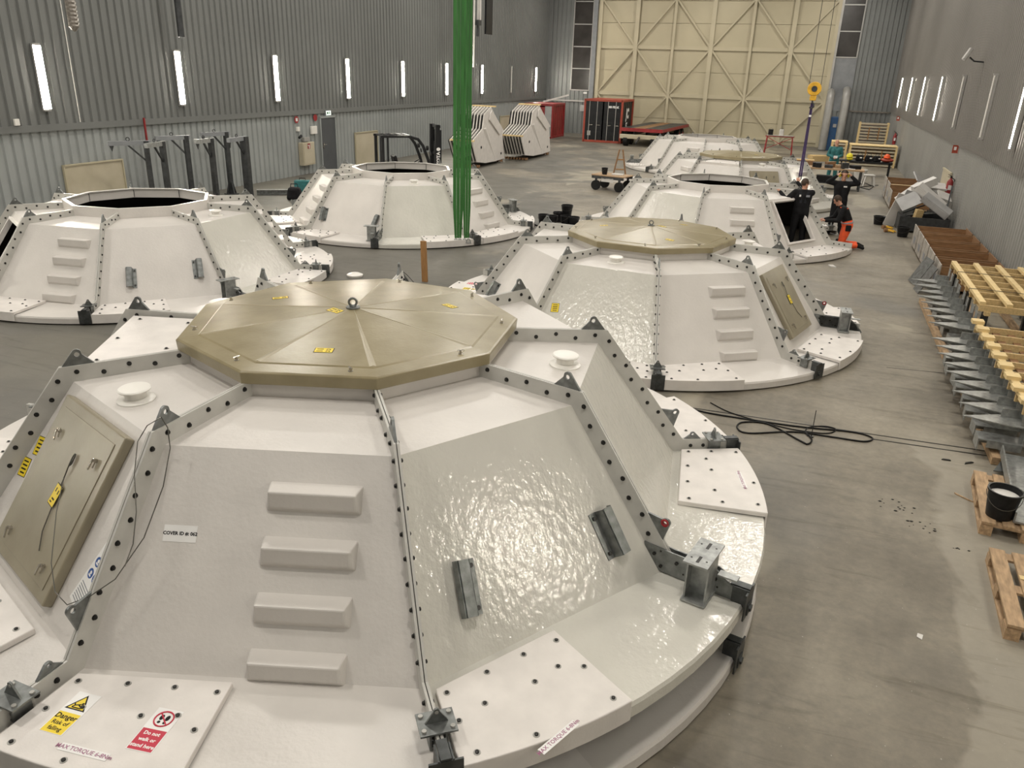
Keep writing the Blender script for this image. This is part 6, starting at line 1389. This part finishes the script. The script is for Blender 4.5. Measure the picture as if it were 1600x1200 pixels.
# worker with both hands at his ear defenders
p, HM = person('person in black workwear standing with both hands raised to yellow ear defenders', (0.90, 24.35, 0), 0.05,
           dict(STAND, el_l=(0.40, -0.06, 1.46), el_r=(-0.40, -0.06, 1.46), wr_l=(0.20, -0.07, 1.63), wr_r=(-0.20, -0.07, 1.63), hd_l=(-0.6, 0.0, 0.7), hd_r=(0.6, 0.0, 0.7), pn_l=(-0.7, 0, -0.5), pn_r=(0.7, 0, -0.5)), 'cloth_black', 'cloth_black')
m = MB()
m.tube([HM @ Vector((0.105*cos(a), 0.015, 0.02+0.125*sin(a))) for a in [pi*k/12 for k in range(13)]], 0.010, 6); m.build('ear_defender_band', 'black_plastic', p)
for s in (-1, 1): MB().sphere((s*0.112, 0.012, 0.015), 0.055, 14, 10, (0.62, 1.0, 1.25), HM).build('ear_cup', 'hivis_yellow', p)
MB().box((0.07, -0.128, 1.36), (0.09, 0.012, 0.035)).build('chest_logo', 'white_label', p)
# worker standing inside the open hatch, back to the camera
p, HM = person('person in black overalls standing in the open hatch, back turned, holding the purple sling', (-0.08, 21.72, 0), pi+0.12,
           dict(STAND, el_l=(0.40, -0.04, 1.22), wr_l=(0.55, -0.22, 1.38), el_r=(-0.16, -0.34, 1.36), wr_r=(0.13, -0.56, 1.60), hd_r=(0.0, -0.3, 0.9), pn_l=(0, 0, -1)), 'cloth_black', 'cloth_black', head_dir=(-0.85, -0.5, -0.1))
for s in (-1, 1): MB().beam((s*0.05, 0.13, 1.18), (s*0.10, 0.115, 1.46), 0.05, 0.012, (0, 1, 0)).build('overall_strap', 'cloth_charcoal', p)
MB().box((0.09, 0.135, 1.36), (0.04, 0.012, 0.05)).build('back_logo', 'white_label', p); MB().box((-0.10, 0.135, 1.36), (0.09, 0.012, 0.05)).build('back_logo', 'cloth_grey', p)
# kneeling worker
kn = dict(pelvis=(0, 0.06, 0.60), waist=(0, 0.02, 0.74), chest=(0, -0.10, 0.95), neck=(0, -0.20, 1.10), head=(0, -0.285, 1.215), sh_l=(0.185, -0.13, 1.02), sh_r=(-0.185, -0.13, 1.02),
          hip_l=(0.10, 0.06, 0.55), hip_r=(-0.10, 0.06, 0.55), kn_l=(0.13, -0.06, 0.09), kn_r=(-0.13, 0.0, 0.09), an_l=(0.13, 0.38, 0.10), an_r=(-0.13, 0.42, 0.10), to_l=(0.14, 0.52, 0.05), to_r=(-0.14, 0.56, 0.05),
          el_l=(0.24, -0.24, 0.74), el_r=(-0.24, -0.26, 0.74), wr_l=(0.11, -0.50, 0.70), wr_r=(-0.10, -0.50, 0.70), hd_l=(-0.1, -1, 0.05), hd_r=(0.1, -1, 0.05))
p, HM = person('person kneeling on the floor in black jacket and bright orange trousers', (1.06, 22.38, 0), -pi/2+0.15, kn, 'cloth_black', 'cloth_orange', head_dir=(0, -0.8, -0.6))
for s in (-1, 1):
    MB().beam((s*0.15, -0.02, 1.045), (s*0.13, -0.22, 1.065), 0.05, 0.02, (0, 0, 1)).build('shoulder_stripe', 'hivis_orange', p)
    MB().box((s*0.145, -0.075, 0.12), (0.16, 0.10, 0.16)).build('knee_pad', 'cloth_black', p, bevel=0.03)
    MB().box((s*0.195, 0.06, 0.55), (0.06, 0.14, 0.16)).build('thigh_pocket', 'cloth_black', p, bevel=0.02)
MB().tube([(0.195*cos(a), 0.045+0.135*sin(a), 0.675+0.02*sin(a)) for a in [2*pi*k/20 for k in range(20)]], 0.022, 8, closed=True).build('belt', 'cloth_grey', p)
# teal worker far away
p, HM = person('person in teal coveralls standing far back in front of the wide timber rack', (0.86, 37.4, 0), 0.1,
           dict(STAND, el_l=(0.28, 0.02, 1.15), el_r=(-0.28, 0.02, 1.15), wr_l=(0.08, -0.22, 1.06), wr_r=(-0.08, -0.22, 1.08), hd_l=(-0.8, -0.5, 0), hd_r=(0.8, -0.5, 0)), 'cloth_teal', 'cloth_teal', head_dir=(0, -0.85, -0.5), bald=False, hair='skin')
MB().box((0.0, -0.30, 1.10), (0.16, 0.02, 0.10)).build('note_pad', 'white_label', p)
